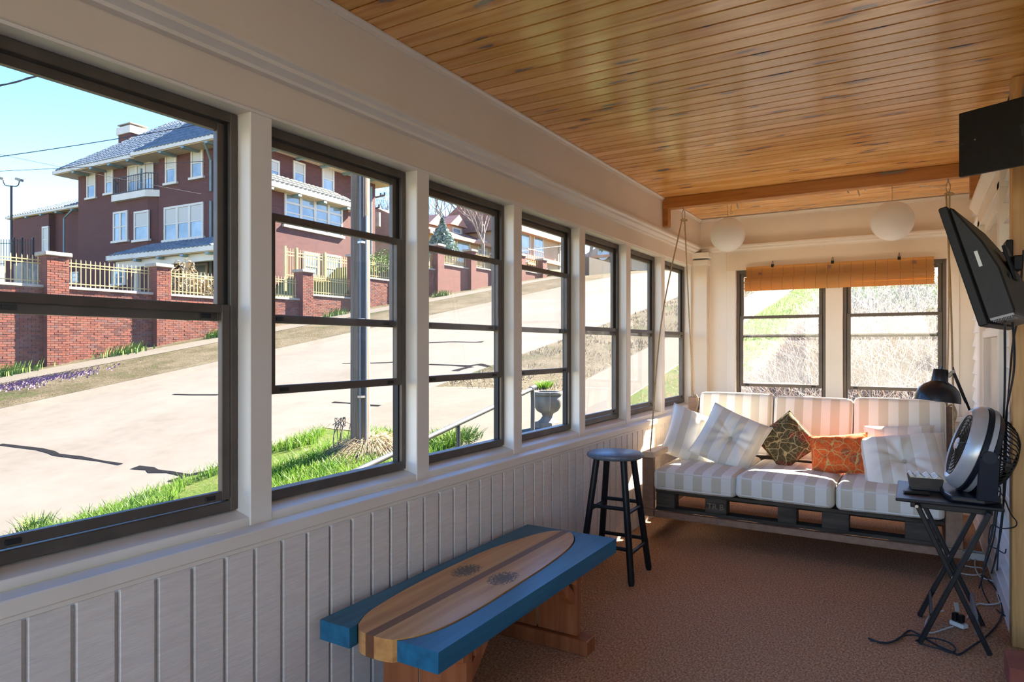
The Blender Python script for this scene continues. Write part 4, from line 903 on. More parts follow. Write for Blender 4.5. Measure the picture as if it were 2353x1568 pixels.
MB(PS).box(-.035, -.02, 0, .035, .02, .022).build('body', 'white_plastic', t, .004)
for x in (-.016, .014): MB(PS).box(x-.011, -.016, .0225, x+.011, .012, .062).build('plug', 'black_plastic', t, .004)
MB(PS).bar((-.02, .022, .06), (-.034, .03, .10), .03, .002, (1, 0, 0)).build('paper_tag', 'sticker_white', t)
p = onz(2237, 1285, 0)
t = thing('socket_box', 'clear plastic cable box on the carpet near the house wall', 'box', p)
m = MB(); m.box(p.x-.055, p.y-.03, .002, p.x+.055, p.y+.03, .006)
for a, b in (((-.055, -.03), (.055, -.03)), ((.055, -.03), (.055, .03)), ((.055, .03), (-.055, .03)), ((-.055, .03), (-.055, -.03))):
    m.bar((p.x+a[0], p.y+a[1], .025), (p.x+b[0], p.y+b[1], .025), .003, .042)
m.build('shell', 'white_plastic', t)
MB().box(p.x-.03, p.y-.018, .007, p.x+.03, p.y+.018, .035).build('socket', 'white_plastic', t, .003)
bk = MB().box(2.114, 3.27, 0, 2.205, 3.475, .098).build('door_brick', 'brick_red', None, .004, origin=(2.147, 3.37, 0)); tag(bk, 'loose reddish brick standing on the carpet by the pine post', 'brick')
# ================================================================ OUTDOORS: THE SLOPING STREET
GR, B0 = .1754, -1.41
def zb(y):
    if y < 36: return B0+GR*y
    z = B0+GR*36; d = min(y, 95)-36; L = 42.0
    z += GR*(d-.42*d*d/L) if d < L else GR*(L-.42*L)+GR*.16*(d-L)
    return z
def strip(name, label, mat, x0, x1, z0, z1, y0=-18, y1=110, dy=1.0, nx=4, bump=0, cat='ground', sd=0):
    m = MB(); ny = int((y1-y0)/dy); vs = []
    for j in range(ny+1):
        y = y0+j*dy
        for i in range(nx+1):
            k = i/nx; x = x0+(x1-x0)*k
            z = zb(y)+z0+(z1-z0)*k
            if bump and 0 < i < nx: z += bump*noise.noise((x*.8+sd, y*.8, 3))
            vs.append((x, y, z))
    fs = [(j*(nx+1)+i, j*(nx+1)+i+1, (j+1)*(nx+1)+i+1, (j+1)*(nx+1)+i) for j in range(ny) for i in range(nx)]
    o = m.add(vs, fs).build(name, mat, smooth=True); return tag(o, label, cat, kind='structure')
XWALL = CX-23.3
strip('yard_strip', 'bare yard ground beside the porch below the windows', 'lawn_soil', -2.42, -.16, .0, -.0, y1=30)
strip('near_sidewalk', 'pale concrete sidewalk below the porch beside the stone urn', 'walk_concrete', -3.75, -2.40, .03, .03, cat='sidewalk')
strip('near_verge', 'grassy verge around the utility pole on the near side of the road', 'lawn_soil', -6.8, -3.74, .0, .02, nx=10, bump=.05, y1=8)
strip('concrete_apron', 'pale concrete apron crossing the verge beyond the utility pole', 'walk_concrete', -6.8, -3.74, .012, .02, y0=8, y1=11, cat='driveway')
strip('upper_verge', 'dry patchy verge farther up the near side of the road', 'dry_verge', -6.8, -3.74, .0, .02, nx=10, bump=.08, y0=11, sd=4)
strip('road', 'worn grey concrete road climbing the hill', 'road_concrete', -15.9, -6.79, .0, .0, cat='road')
strip('far_curb', 'rounded concrete curb along the far side of the road', 'curb_concrete', -16.1, -15.88, .14, .0, nx=3, cat='curb')
strip('far_verge', 'dry patchy verge between road and brick wall', 'dry_verge', -19.5, -16.09, .30, .14, nx=12, bump=.09)
strip('far_sidewalk', 'narrow concrete sidewalk along the foot of the brick wall', 'walk_concrete', -20.9, -19.49, .34, .31, cat='sidewalk')
strip('wall_foot', 'weedy earth at the foot of the brick wall', 'dry_verge', XWALL-.3, -20.89, .40, .33, nx=4, bump=.05)
tops = [(-30, 3.2), (17.3, 3.2), (17.4, 3.39), (20.5, 3.39), (20.6, 3.64), (23.7, 3.64), (23.8, 4.7), (27, 4.75), (27.1, 5.66), (30.2, 5.66), (30.3, 6.05), (33.4, 6.05), (33.5, 6.12), (37, 6.3), (39.5, 6.56), (43, 6.6)]
def ztop(y):
    for (a, za), (b, zb_) in zip(tops, tops[1:]):
        if a <= y <= b: return za+(zb_-za)*(y-a)/(b-a)
    return tops[-1][1] if y > 43 else 3.2
m = MB(); vs = []; ys = [-18+1.0*i for i in range(129)]; xs = [XWALL-.2, -26, -30, -38, -50, -70, -95]
for y in ys:
    for x in xs: vs.append((x, y, (ztop(y)-.05 if y < 43 else zb(y)+.5)+(0 if x > -25 else .35)))
n = len(xs)
m.add(vs, [(j*n+i, j*n+i+1, (j+1)*n+i+1, (j+1)*n+i) for j in range(len(ys)-1) for i in range(n-1)])
tag(m.build('garden_terrace', 'garden_soil', smooth=True), 'raised garden ground behind the brick retaining wall', 'ground', kind='structure')
# ---- bank behind the far windows
def sm(t): t = max(0, min(1, t)); return t*t*(3-2*t)
def zbank(x, y):
    s = sm((x+1.0)/1.9)
    r = sm((y-7.2)/6.0)*1.55
    k = 1-.9*sm((x+2.2)/2.2)
    yy = min(y, 13.0); z = zb(yy)+(zb(y)-zb(yy))*(k if s > 0 else 1)
    z += s*r*(.75+.25*sm(x+1))
    return z-.02+.06*noise.noise((x*1.1, y*1.1, 1))*s
m = MB(); vs = []; nx_, ny_ = 36, 46
for j in range(ny_+1):
    y = 6.75+(j/ny_)**1.6*60
    for i in range(nx_+1):
        x = -2.42+(i/nx_)*16; vs.append((x, y, zbank(x, y)))
m.add(vs, [(j*(nx_+1)+i, j*(nx_+1)+i+1, (j+1)*(nx_+1)+i+1, (j+1)*(nx_+1)+i) for j in range(ny_) for i in range(nx_)])
tag(m.build('brush_bank', 'bank_soil', smooth=True), 'steep bank of dry brush rising behind the far windows', 'bank', kind='structure')
def ribbons(name, label, mat, gen, cat, parent=None):
    vs, fs = [], []
    for P, w_ in gen:
        a = random.uniform(0, PI); d = Vector((math.cos(a), math.sin(a), 0))*w_; n = len(vs); k = len(P)
        for i, p in enumerate(P):
            f = 1-.85*i/(k-1); vs += [p-d*f, p+d*f]
        fs += [(n+2*i, n+2*i+1, n+2*i+3, n+2*i+2) for i in range(k-1)]
    o = MB(); o.v = [tuple(v) for v in vs]; o.f = fs
    me = bpy.data.meshes.new(name); me.from_pydata(o.v, [], o.f); me.materials.append(MATS[mat])
    ob = bpy.data.objects.new(name, me); COL.objects.link(ob); ROOT[ob.name] = Vector((0, 0, 0))
    if parent is not None: ob.parent = parent; me.transform(Matrix.Translation(-rootloc(parent)))
    if label: tag(ob, label, cat)
    ob['kind'] = 'stuff'; return ob
random.seed(11)
def brushgen(n, x0, x1, y0, y1, h0, h1, w0, lean=1.6):
    for _ in range(n):
        x, y = random.uniform(x0, x1), y0+(y1-y0)*random.random()**1.25
        p = Vector((x, y, zbank(x, y)-.03)); a = random.uniform(0, 2*PI); l = random.uniform(h0, h1)*(1 if lean < 1 else .35+.65*sm((x+.8)/1.6))
        d = Vector((math.cos(a), math.sin(a), 0))*random.uniform(.1, lean); q = [p]
        for k in range(1, 5): t_ = k/4; q.append(p+Vector((d.x*l*t_*t_, d.y*l*t_*t_, l*(t_-.35*t_*t_*min(1, d.length)))))
        for v in q: v.y = max(v.y, 6.9)
        yield q, w0*random.uniform(.6, 1.4)
ribbons('dry_brush', 'tangled grey dry brush covering the bank outside the far windows', 'brush_dry', brushgen(12000, -1.6, 5.0, 7.5, 14, .35, 1.0, .0042), 'brush')
ribbons('rust_weeds', 'rusty dead weeds low on the bank outside the far windows', 'brush_rust', list(brushgen(2000, -1.6, 4, 7.4, 11, .3, .8, .005))+list(brushgen(3000, -2.2, .3, 8.5, 16, .2, .6, .006)), 'weeds')
ribbons('bank_grass', 'fresh green grass along the top of the brush bank', 'grass_blade', list(brushgen(6000, -2.3, .4, 13, 30, .08, .22, .012, .5))+list(brushgen(2500, .5, 5.5, 12.2, 16, .1, .3, .009, .5)), 'grass')
# ---- grass on the near verge
def grassgen(n, x0, x1, y0, y1, h0, h1, w0, thr=-.1, f=.9):
    k = 0
    while k < n:
        x, y = random.uniform(x0, x1), random.uniform(y0, y1)
        if noise.noise((x*f, y*f, 9)) < thr+.35*random.random()-.2: k += .34; continue
        p = Vector((x, y, zb(y)-.01)); l = random.uniform(h0, h1); a = random.uniform(0, 2*PI); d = Vector((math.cos(a), math.sin(a), 0))*random.uniform(.1, .7)
        yield [p, p+Vector((d.x*l*.3, d.y*l*.3, l*.6)), p+Vector((d.x*l, d.y*l, l))], w0*random.uniform(.6, 1.3); k += 1
ribbons('verge_grass', 'bright green grass growing on the verge around the utility pole', 'grass_blade', grassgen(34000, -6.6, -3.8, 2.2, 7.9, .06, .20, .007), 'grass')
ribbons('sparse_grass', 'sparse grass tufts along the lower road edge', 'grass_blade', list(grassgen(5000, -7.0, -5.4, -.5, 3.6, .05, .15, .006, .1, 1.6))+list(grassgen(4000, -19.4, -16.2, 7, 26, .05, .18, .011, .22, .7)), 'grass')
ribbons('dead_leaves', 'dry grass clippings scattered on the upper verge', 'straw', grassgen(6000, -6.7, -3.8, 10.9, 30, .03, .10, .012, .0), 'grass')
ribbons('purple_flowers', 'patch of small purple flowers beside the far sidewalk', 'flower_purple', ((q, w_) for q, w_ in [([p, p+Vector((0, 0, .05)), p+Vector((.03, .02, .09))], .028) for p in [Vector((random.gauss(-18.9, .5), random.gauss(8.9, .75), 0)) for _ in range(900)] if [setattr(p, 'z', zb(p.y)+.24)] is not None]), 'flowers')
ribbons('wall_weeds', 'weeds growing along the foot of the brick wall', 'shrub_green', ((q, w_) for q, w_ in [([p, p+Vector((0, 0, .15)), p+Vector((.05, .04, .3*random.random()+.1))], .025) for p in [Vector((random.gauss(-21.0, .14), random.choice((8.6, 9.2, 12.4, 16.1, 16.6, 22, 30))+random.gauss(0, .35), 0)) for _ in range(1100)] if [setattr(p, 'z', zb(p.y)+.33)] is not None]), 'weeds')
# cracks in the road
def crack(pix, w_, label):
    P = [onx(u, v, -10) for u, v in pix]; P = []
    for u, v in pix:
        r = ray(u, v); f = (H-B0)/(GR*r.y-r.z); p = Vector((CX, 0, H))+r*f; P.append(p)
    m = MB(); vs = []
    for i, p in enumerate(P):
        q = P[min(i+1, len(P)-1)]-P[max(i-1, 0)]; n_ = Vector((-q.y, q.x, 0)).normalized()*w_*random.uniform(.5, 1.3)
        vs += [(p.x-n_.x, p.y-n_.y, zb(p.y-n_.y)+.006), (p.x+n_.x, p.y+n_.y, zb(p.y+n_.y)+.006)]
    m.add(vs, [(2*i, 2*i+1, 2*i+3, 2*i+2) for i in range(len(P)-1)])
    tag(m.build('road_crack', 'crack_tar'), label, 'crack', 'tar-dark cracks in the road')
random.seed(5)
crack([(0, 1022), (40, 1027), (90, 1033), (118, 1040), (130, 1046), (180, 1052), (230, 1060), (278, 1068)], .045, 'long dark crack at the lower left of the road')
crack([(310, 1075), (345, 1078), (352, 1084), (390, 1086), (430, 1094)], .06, 'short forked crack near the grassy edge of the road')
crack([(398, 907), (440, 908), (502, 908)], .05, 'thin crack crossing the road below the curb')
crack([(787, 836), (850, 835), (890, 834), (912, 832)], .06, 'crack in the road behind the utility pole')
crack([(765, 925), (800, 927), (850, 932), (910, 935)], .04, 'tar seam in the road beside the utility pole base')
crack([(985, 788), (1040, 786), (1090, 787), (1110, 786)], .09, 'straight crack across the upper road')
crack([(985, 838), (1040, 840), (1075, 842), (1102, 838), (1125, 843)], .08, 'dark crack seen through the third window')
crack([(1045, 853), (1062, 848), (1085, 843)], .09, 'broken patch beside the crack in the third window')
crack([(499, 1079), (470, 1086), (430, 1094), (390, 1108)], .05, 'dark joint where the road meets the near grass')
# ---- brick retaining wall with stone caps
b = NB('brick_piece'); r1 = b.n('ObjectInfo').outputs['Random']; r2 = b.n('NewGeometry').outputs['Random Per Island']
rn = b.math('FRACT', b.math('ADD', r1, r2))
bc = b.ramp(rn, [(0, (.075, .032, .028)), (.25, (.12, .042, .030)), (.5, (.155, .052, .036)), (.75, (.145, .062, .045)), (1, (.105, .055, .050))])
b.pr(bc, .85, 0, 0, b.bump(b.noise(b.coords(), 60, 3), .2, .004), .2)
piers = [(6.8, 7.4), (10.2, 10.85), (13.7, 14.25), (17.1, 17.7), (20.3, 20.9), (23.55, 24.1), (26.8, 27.35), (30.0, 30.6), (33.3, 33.85), (36.3, 36.8), (39.3, 39.9), (42.4, 43.0)]
t = thing('retaining_wall', 'long brick retaining wall with square piers and stone caps across the road', 'wall', (XWALL, 10, 0))
PF = XWALL+.22
bricks = []
def course(y0, y1, z0, z1, x):
    r = 0; z = z0
    while z < z1-.03:
        y = y0-(.11 if r % 2 else 0)
        while y < y1-.02:
            a, c_ = max(y, y0), min(y+.205, y1)
            if c_-a > .03: bricks.append((x+random.uniform(-.004, .006), a, z, c_, min(z+.062, z1)))
            y += .216
        z += .0725; r += 1
for i in range(len(piers)):
    p0, p1 = piers[i]; ym = (p0+p1)/2; zt = max(ztop(p0-.2), ztop(p1+.2))+1.0; g0 = zb(p0)+.2
    MB().box(XWALL-.35, p0, g0-.6, PF, p1, zt).build('pier', 'brick_wall', t)
    MB().box(XWALL-.42, p0-.07, zt, PF+.07, p1+.07, zt+.13).build('pier_cap', 'stone_cap', t, .02)
    if p0 < 28: course(p0+.01, p1-.01, g0, zt-.02, PF)
    if i+1 < len(piers) and i != 9:
        q0 = piers[i+1][0]; z_ = ztop((p1+q0)/2)
        MB().box(XWALL-.3, p1, zb(p1)-.4, XWALL-.005, q0, z_).build('wall_panel', 'brick_wall' if p1 > 28 else 'mortar', t)
        MB().box(XWALL-.36, p1, z_, XWALL+.06, q0, z_+.09).build('coping', 'stone_cap', t, .01)
        if p1 < 28: course(p1, q0, zb(p1)+.1, z_-.01, XWALL)
m = MB(); m.box(XWALL-.3, -14, -4.5, XWALL-.05, 6.8, 3.2); m.build('wall_panel', 'brick_wall', t)
cp = Vector((CX, 0, H))
vis = [q for q in bricks if 7.3 < q[1] and q[2] > zb(q[1])+.25]
vis.sort(key=lambda q: (Vector((q[0], (q[1]+q[3])/2, q[2]))-cp).length*(1 if q[2] < 2.8 and q[1] > 7.6 else 1.6))
near = set(id(q) for q in vis[:300])
bme_ = {}
for q in vis[:300]:
    k = (round(q[3]-q[1], 2), round(q[4]-q[2], 2))
    if k not in bme_:
        me = MB().box(-.02, 0, 0, .012, q[3]-q[1], q[4]-q[2]).mesh('brick'); me.materials.append(MATS['brick_piece']); bme_[k] = me
    inst('brick', bme_[k], (q[0], q[1], q[2]), t)
m = MB()
for q in bricks:
    if id(q) in near: continue
    x0, x1 = q[0]-.02, q[0]+.012
    m.add([(x0, q[1], q[2]), (x1, q[1], q[2]), (x1, q[3], q[2]), (x0, q[3], q[2]), (x0, q[1], q[4]), (x1, q[1], q[4]), (x1, q[3], q[4]), (x0, q[3], q[4])], [(4, 5, 6, 7), (0, 1, 5, 4), (1, 2, 6, 5), (2, 3, 7, 6), (0, 3, 2, 1)])
off = rootloc(t); me = bpy.data.meshes.new('brickwork'); me.from_pydata([tuple(Vector(v)-off) for v in m.v], [], m.f); me.materials.append(MATS['brick_piece'])
o = bpy.data.objects.new('brickwork', me); COL.objects.link(o); o.parent = t; stuff(o)
# ---- golden picket fences on top of the wall
pk = MB(); pk.box(-.011, -.011, 0, .011, .011, .86); pk.add([(-.011, -.011, .86), (.011, -.011, .86), (.011, .011, .86), (-.011, .011, .86), (0, 0, .93)], [(0, 1, 4), (1, 2, 4), (2, 3, 4), (3, 0, 4)])
pkm = pk.mesh('picket'); pkm.materials.append(MATS['fence_gold'])
wds = ['left of the first brick pier in view', 'between the two brick piers of the first window', 'right of the second brick pier', 'left of the pier seen in the second window', 'directly left of the utility pole', 'just right of the utility pole', 'at the left of the third window', 'in the middle of the third window', 'at the right of the third window', '', 'in the fourth window beside the last pier', '']
for i in range(len(piers)-1):
    if i == 9: continue
    p1, q0 = piers[i][1], piers[i+1][0]; z_ = ztop((p1+q0)/2)+.09; xf = XWALL-.15
    f = thing('picket_fence', 'gold painted iron picket fence '+wds[i], 'fence', (xf, (p1+q0)/2, z_), 'gold picket fences on the brick wall')
    for zz in (.10, .66, .76): MB().box(xf-.015, p1, z_+zz, xf+.015, q0, z_+zz+.03).build('rail', 'fence_gold', f)
    k = max(6, int((q0-p1)/.145)); k = k if p1 < 35 else k//2
    for j in range(k): inst('picket', pkm, (xf, p1+(j+.5)*(q0-p1)/k, z_), f)
# ---- brick mansion
ang = math.radians(3.1)
HC = Vector((-28.2, 22.5, 0)); es = Vector((-math.cos(ang), -math.sin(ang), 0)); ef = Vector((-math.sin(ang), math.cos(ang), 0))
HM = frame(HC, es, ef, Vector((0, 0, 1))); HI = HM.inverted()
CAMP = Vector((CX, 0, H))
def hs(u, v, f=0.0):          # pixel -> house local on a plane facing downhill (f const)
    r = ray(u, v); n = ef; P0 = HC+ef*f; tt = (P0-CAMP).dot(n)/r.dot(n); return HI @ (CAMP+r*tt)
def hf(u, v, s=0.0):          # pixel -> house local on a plane facing the street (s const)
    r = ray(u, v); n = es; P0 = HC+es*s; tt = (P0-CAMP).dot(n)/r.dot(n); return HI @ (CAMP+r*tt)
t = thing('brick_mansion', 'dark red brick mansion with blue tiled hip roof and white trim', 'building', (-30, 23, 3))
def hwin(side, u0, u1, v0, v1, pl, lights=1, trans=False, blind=False):
    fn = hs if side == 's' else hf
    um = (u0+u1)/2; a, b_ = fn(u0, (v0+v1)/2, pl), fn(u1, (v0+v1)/2, pl); k = 0 if side == 's' else 1
    x0, x1 = sorted((a[k], b_[k])); z1, z0 = fn(um, v0, pl).z, fn(um, v1, pl).z
    def bx(m, p0, p1, d0, d1, q0, q1):
        return m.box(p0, pl-d1, q0, p1, pl-d0, q1) if side == 's' else m.box(pl-d1, p0, q0, pl-d0, p1, q1)
    fr = MB(HM); e = .10
    bx(fr, x0-e, x1+e, -.02, .07, z1-.02, z1+e); bx(fr, x0-e, x0+.02, -.02, .07, z0, z1); bx(fr, x1-.02, x1+e, -.02, .07, z0, z1); bx(fr, x0-e-.12, x1+e+.12, -.02, .14, z0-.13, z0)
    for i in range(1, lights):
        c_ = x0+(x1-x0)*i/lights; bx(fr, c_-.09, c_+.09, -.02, .07, z0, z1)
    zm = z0+(z1-z0)*(.5 if not trans else .42)
    bx(fr, x0, x1, -.02, .055, zm-.035, zm+.035)
    if trans: bx(fr, x0, x1, -.02, .06, z0+(z1-z0)*.70, z0+(z1-z0)*.77)
    w_ = fr.build('window', 'house_trim', t)
    for i in range(lights):
        a_ = x0+(x1-x0)*i/lights; c_ = x0+(x1-x0)*(i+1)/lights
        bx(MB(HM), a_, c_, .0, .03, z0, z1).build('pane', 'house_glass', w_)
        if blind: bx(MB(HM), a_+.03, c_-.03, .031, .036, zm+.05 if blind == 1 else z0+.05, z1-.03).build('window_blind', 'blind_white', w_)
ZE = hs(500, 316, -1.05).z; ZG = 2.0
F2 = 1.2; ZE2 = hs(140, 398, F2-1.05).z                                            # the left block stands back
sJ = hs(365, 450, 0).x; sL = hs(180, 450, F2).x; fE = hf(862, 480, 0).y
MB(HM).box(0, 0, ZG, sJ, fE, ZE).build('wall_block', 'brick_house', t)
MB(HM).box(sJ-.02, F2, ZG, sL, fE-1.5, ZE2).build('wall_block', 'brick_house', t)
# low wing at the left
sA, sB = hs(75, 560, F2+1.6).x, hs(147, 560, F2+1.2).x
zw = hs(150, 492, F2+1.0).z
MB(HM).box(sL-.2, F2+.6, ZG, sB, F2+7, zw).build('wing', 'brick_house', t)
MB(HM).box(sB-.02, F2+.2, ZG, sA, F2+7, zw-.1).build('wing', 'brick_house', t)
# hip roofs with tile courses
def hip(s0, s1, f0, f1, z, over, rise, mat, fas=.28, nm='roof', n=14):
    a0, a1, b0, b1 = s0-over, s1+over, f0-over, f1+over
    w_ = min(a1-a0, b1-b0)/2
    if (a1-a0) > (b1-b0): r0, r1 = (a0+w_, (b0+b1)/2), (a1-w_, (b0+b1)/2)
    else: r0, r1 = ((a0+a1)/2, b0+w_), ((a0+a1)/2, b1-w_)
    m = MB(HM); V = [(a0, b0, z+fas), (a1, b0, z+fas), (a1, b1, z+fas), (a0, b1, z+fas), (r0[0], r0[1], z+fas+rise), (r1[0], r1[1], z+fas+rise)]
    F = [(0, 1, 5, 4), (1, 2, 5), (2, 3, 4, 5), (3, 0, 4)] if (a1-a0) > (b1-b0) else [(0, 1, 4), (1, 2, 5, 4), (2, 3, 5), (3, 0, 4, 5)]
    R = m.add(V, F+[(3, 2, 1, 0)]).build(nm, mat, t)
    g = MB(HM); d = .05
    g.box(a0, b0, z+.02, a1, b0+.08, z+fas+.04).box(a0, b1-.08, z+.02, a1, b1, z+fas+.04).box(a0, b0, z+.02, a0+.08, b1, z+fas+.04).box(a1-.08, b0, z+.02, a1, b1, z+fas+.04)
    g.build('fascia', 'house_trim', R)
    MB(HM).box(a0+.08, b0+.08, z-.02, a1-.08, b1-.08, z+.06).build('soffit', 'house_soffit', R)
    # barrel tiles: rows of half-round ribs running up each slope
    q = MB(HM); Vv = [Vector(v) for v in V]
    for f in F:
        if len(f) == 4: A, B, Cc, D = [Vv[i] for i in f]
        else: A, B, Cc = [Vv[i] for i in f]; D = Cc
        L = (B-A).length; k = int(L/.32)
        nn_ = (B-A).cross(Cc-A).normalized()
        if nn_.z < 0: nn_ = -nn_
        ax_ = (B-A).normalized(); upv = nn_.cross(ax_); upv = upv if upv.z > 0 else -upv
        Hh = (Cc-A).dot(upv); lo, hi_ = (D-A).dot(ax_), (Cc-A).dot(ax_)
        for i in range(k):
            x = (i+.5)*L/k
            h_ = Hh*min(1, (x/lo if lo > .01 else 1), ((L-x)/(L-hi_) if L-hi_ > .01 else 1))
            if h_ < .3: continue
            p0 = A+ax_*x; nr = max(2, int(h_/.42))
            for j in range(nr):
                y0, y1 = h_*j/nr, h_*(j+1)/nr+.04
                for (P, Q2) in ((p0+upv*y0+nn_*.055, p0+upv*y1+nn_*.02),):
                    q.add([P-ax_*.10-nn_*.05, P-ax_*.06+nn_*.02, P+nn_*.05, P+ax_*.06+nn_*.02, P+ax_*.10-nn_*.05, Q2-ax_*.10-nn_*.05, Q2-ax_*.06+nn_*.02, Q2+nn_*.05, Q2+ax_*.06+nn_*.02, Q2+ax_*.10-nn_*.05],
                          [(0, 1, 6, 5), (1, 2, 7, 6), (2, 3, 8, 7), (3, 4, 9, 8), (0, 4, 3, 2, 1)])
    off = rootloc(t); me = bpy.data.meshes.new('roof_tiles'); me.from_pydata([tuple(Vector(v)-off) for v in q.v], [], q.f); me.materials.append(MATS[mat])
    o = bpy.data.objects.new('roof_tiles', me); COL.objects.link(o); o.parent = R; stuff(o)
    # eave brackets
    g = MB(HM)
    for i in range(int((a1-a0)/1.9)):
        x = a0+.8+i*1.9; g.box(x-.12, b0+.02, z-.14, x+.12, b0+over*.9, z-.02)
    for i in range(int((b1-b0)/1.9)):
        y = b0+.8+i*1.9; g.box(a0+.02, y-.12, z-.14, a0+over*.9, y+.12, z-.02)
    g.build('eave_brackets', 'copper_green', R)
    return R
hip(0, sJ, 0, fE, ZE, 1.05, 4.3, 'roof_tile', .2)
hip(sJ-.3, sL, F2, fE-1.5, ZE2, 1.05, 3.9, 'roof_tile', .2)
hip(sL-1.2, sA, F2+.6, F2+6.6, zw, .55, 1.7, 'roof_tile', .14)
zc0, zc1 = hs(292, 335, 4.0).z, hs(292, 290, 4.0).z
c0, c1 = sorted((hs(272, 310, 4.0).x, hs(300, 310, 4.0).x))
MB(HM).box(c0, 4, ZE, c1, 5.2, zc1-.5).build('chimney', 'brick_house', t)
MB(HM).box(c0-.1, 3.9, zc1-.5, c1+.1, 5.3, zc1).build('chimney_cap', 'house_trim', t)
MB(HM).box(c0-.05, 3.95, zc1+.15, c1+.05, 5.25, zc1+.22).build('chimney_hood', 'stone_cap', t)
# windows on the downhill side
hwin('s', 384, 404, 356, 420, 0, blind=1); hwin('s', 443, 465, 342, 407, 0, blind=1)
hwin('s', 381, 466, 475, 548, 0, 3, blind=1); hwin('s', 444, 475, 610, 646, 0)
hwin('s', 203, 219, 399, 454, F2, blind=1); hwin('s', 245, 259, 393, 444, F2, blind=1)
hwin('s', 297, 352, 380, 446, F2, 3, blind=1)
hwin('s', 165, 189, 628, 646, F2+.6); hwin('s', 100, 111, 524, 579, F2+.2, blind=2)
# bay with balcony between the blocks
b0, b1 = sorted((hs(247, 500, F2-1.4).x, hs(362, 500, F2-1.4).x)); zb1 = hs(300, 460, F2-1.4).z
MB(HM).prism([(b0, F2+.05), (b0, F2-.9), (b0+.9, F2-1.4), (b1-.9, F2-1.4), (b1, F2-.6), (b1, F2+.05)], ZG, zb1).build('bay', 'brick_house', t)
MB(HM).prism([(b0-.2, F2+.05), (b0-.2, F2-1.0), (b0+.8, F2-1.65), (b1-.8, F2-1.65), (b1+.2, F2-.75), (b1+.2, F2+.05)], zb1, zb1+.38).build('balcony_floor', 'house_trim', t)
hwin('s', 312, 341, 489, 551, F2-1.41, 1, blind=1); hwin('s', 264, 292, 490, 553, F2-1.41, 2); hwin('s', 261, 288, 622, 652, F2-1.41, 2)
m = MB(HM); zz = zb1+.38
loop = [(b0-.1, F2-.95), (b0+.85, F2-1.55), (b1-.85, F2-1.55), (b1+.1, F2-.7)]
for a_, c_ in zip(loop, loop[1:]):
    A, C_ = Vector((*a_, zz)), Vector((*c_, zz)); L = (C_-A).length; k = int(L/.16)
    for z_ in (.08, .98): m.bar(A+Vector((0, 0, z_)), C_+Vector((0, 0, z_)), .04, .04)
    for i in range(k+1): p = A.lerp(C_, i/k); m.bar(p, p+Vector((0, 0, 1.0)), .02, .02)
m.build('balcony_railing', 'iron_black', t)
# porch on columns
q0, q1 = hs(502, 570, -2.2).x, hs(266, 570, -2.2).x; zp = hs(400, 588, -2.2).z
hip(q0, q1, -2.2, .3, zp, .35, .75, 'roof_tile', .24, 'porch_roof')
MB(HM).box(q0, -2.2, zp-.40, q1, -1.95, zp).build('porch_beam', 'house_trim', t)
for u in (314, 350, 388, 427):
    p = hs(u, 620, -2.1); o_ = HM @ Vector((p.x, -2.08, 0))
    MB().lathe([(.20, ZG), (.20, 3.0), (.17, 3.1), (.145, zp-.62), (.20, zp-.55), (.24, zp-.41), (0, zp-.41)], (o_.x, o_.y, 0), 14).build('column', 'house_trim', t, smooth=True)
# downspouts
def spout(pts, w_=.11):
    m = MB(HM); m.tube(pts, w_/2+.015, 6); m.build('downspout', 'copper_green', t)
d = hs(484, 350, -.12); e = hs(470, 330, -.9)
spout([(e.x, -.9, ZE), (d.x, -.12, ZE-.7), (d.x, -.12, hs(484, 440, -.12).z)]); spout([(d.x, -.12, hs(484, 462, -.12).z), (d.x, -.12, 3.5)])
d = hs(147, 520, F2+.1); spout([(d.x-1.0, F2+.1, zw-.1), (d.x, F2+.1, zw-.6), (d.x, F2+.1, 3.0)])
d = hs(366, 400, F2-.1); spout([(d.x-.15, -.12, ZE-.4), (d.x-.15, -.12, 3.0)])
d = hf(853, 420, -.12); spout([(-.12, d.y, ZE-.3), (-.12, d.y, 4)])
# street side: sunroom storey with its own tiled eave, windows above
S1 = -1.3
g0, g1 = hf(600, 500, S1).y, hf(800, 500, S1).y; zs = hf(700, 448, S1-.6).z
MB(HM).box(S1, g0, ZG, .02, g1, zs).build('sunroom', 'brick_house', t)
hip(S1, .2, g0, g1, zs, .6, .75, 'roof_tile_pale', .28, 'sunroom_roof')
hwin('f', 656, 783, 462, 530, S1, 4, True, False)
hwin('f', 676, 697, 377, 419, 0, blind=1); hwin('f', 742, 764, 385, 440, 0, blind=1); hwin('f', 620, 638, 372, 412, 0, blind=1)
hwin('f', 700, 730, 585, 640, S1, 1); hwin('f', 745, 780, 590, 645, S1, 1)
f0, f1 = hf(716, 400, -.5).y, hf(768, 400, -.5).y
# ---- tall gate fence on the terrace, gold
xg = XWALL-2.2; y0, y1 = onx(655, 600, xg).y, onx(806, 600, xg).y
f = thing('terrace_gate', 'tall gold picket gate and fence on the terrace behind the wall', 'gate', (xg, (y0+y1)/2, 3.6))
zA, zB = onx(655, 640, xg).z, onx(690, 575, xg).z
for zz in (zA+.15, zB-.35, zB-.2): MB().box(xg-.02, y0, zz, xg+.02, y1, zz+.05).build('rail', 'fence_gold', f)
gpm = MB().box(-.014, -.014, 0, .014, .014, zB-zA).mesh('picket'); gpm.materials.append(MATS['fence_gold'])
k = int((y1-y0)/.15)
for j in range(k+1): inst('picket', gpm, (xg, y0+j*(y1-y0)/k, zA), f)
for yy in (y0, y0+(y1-y0)*.16, y0+(y1-y0)*.58, y1): MB().box(xg-.05, yy-.05, zA-.6, xg+.05, yy+.05, zB+.08).build('gate_post', 'fence_gold', f)
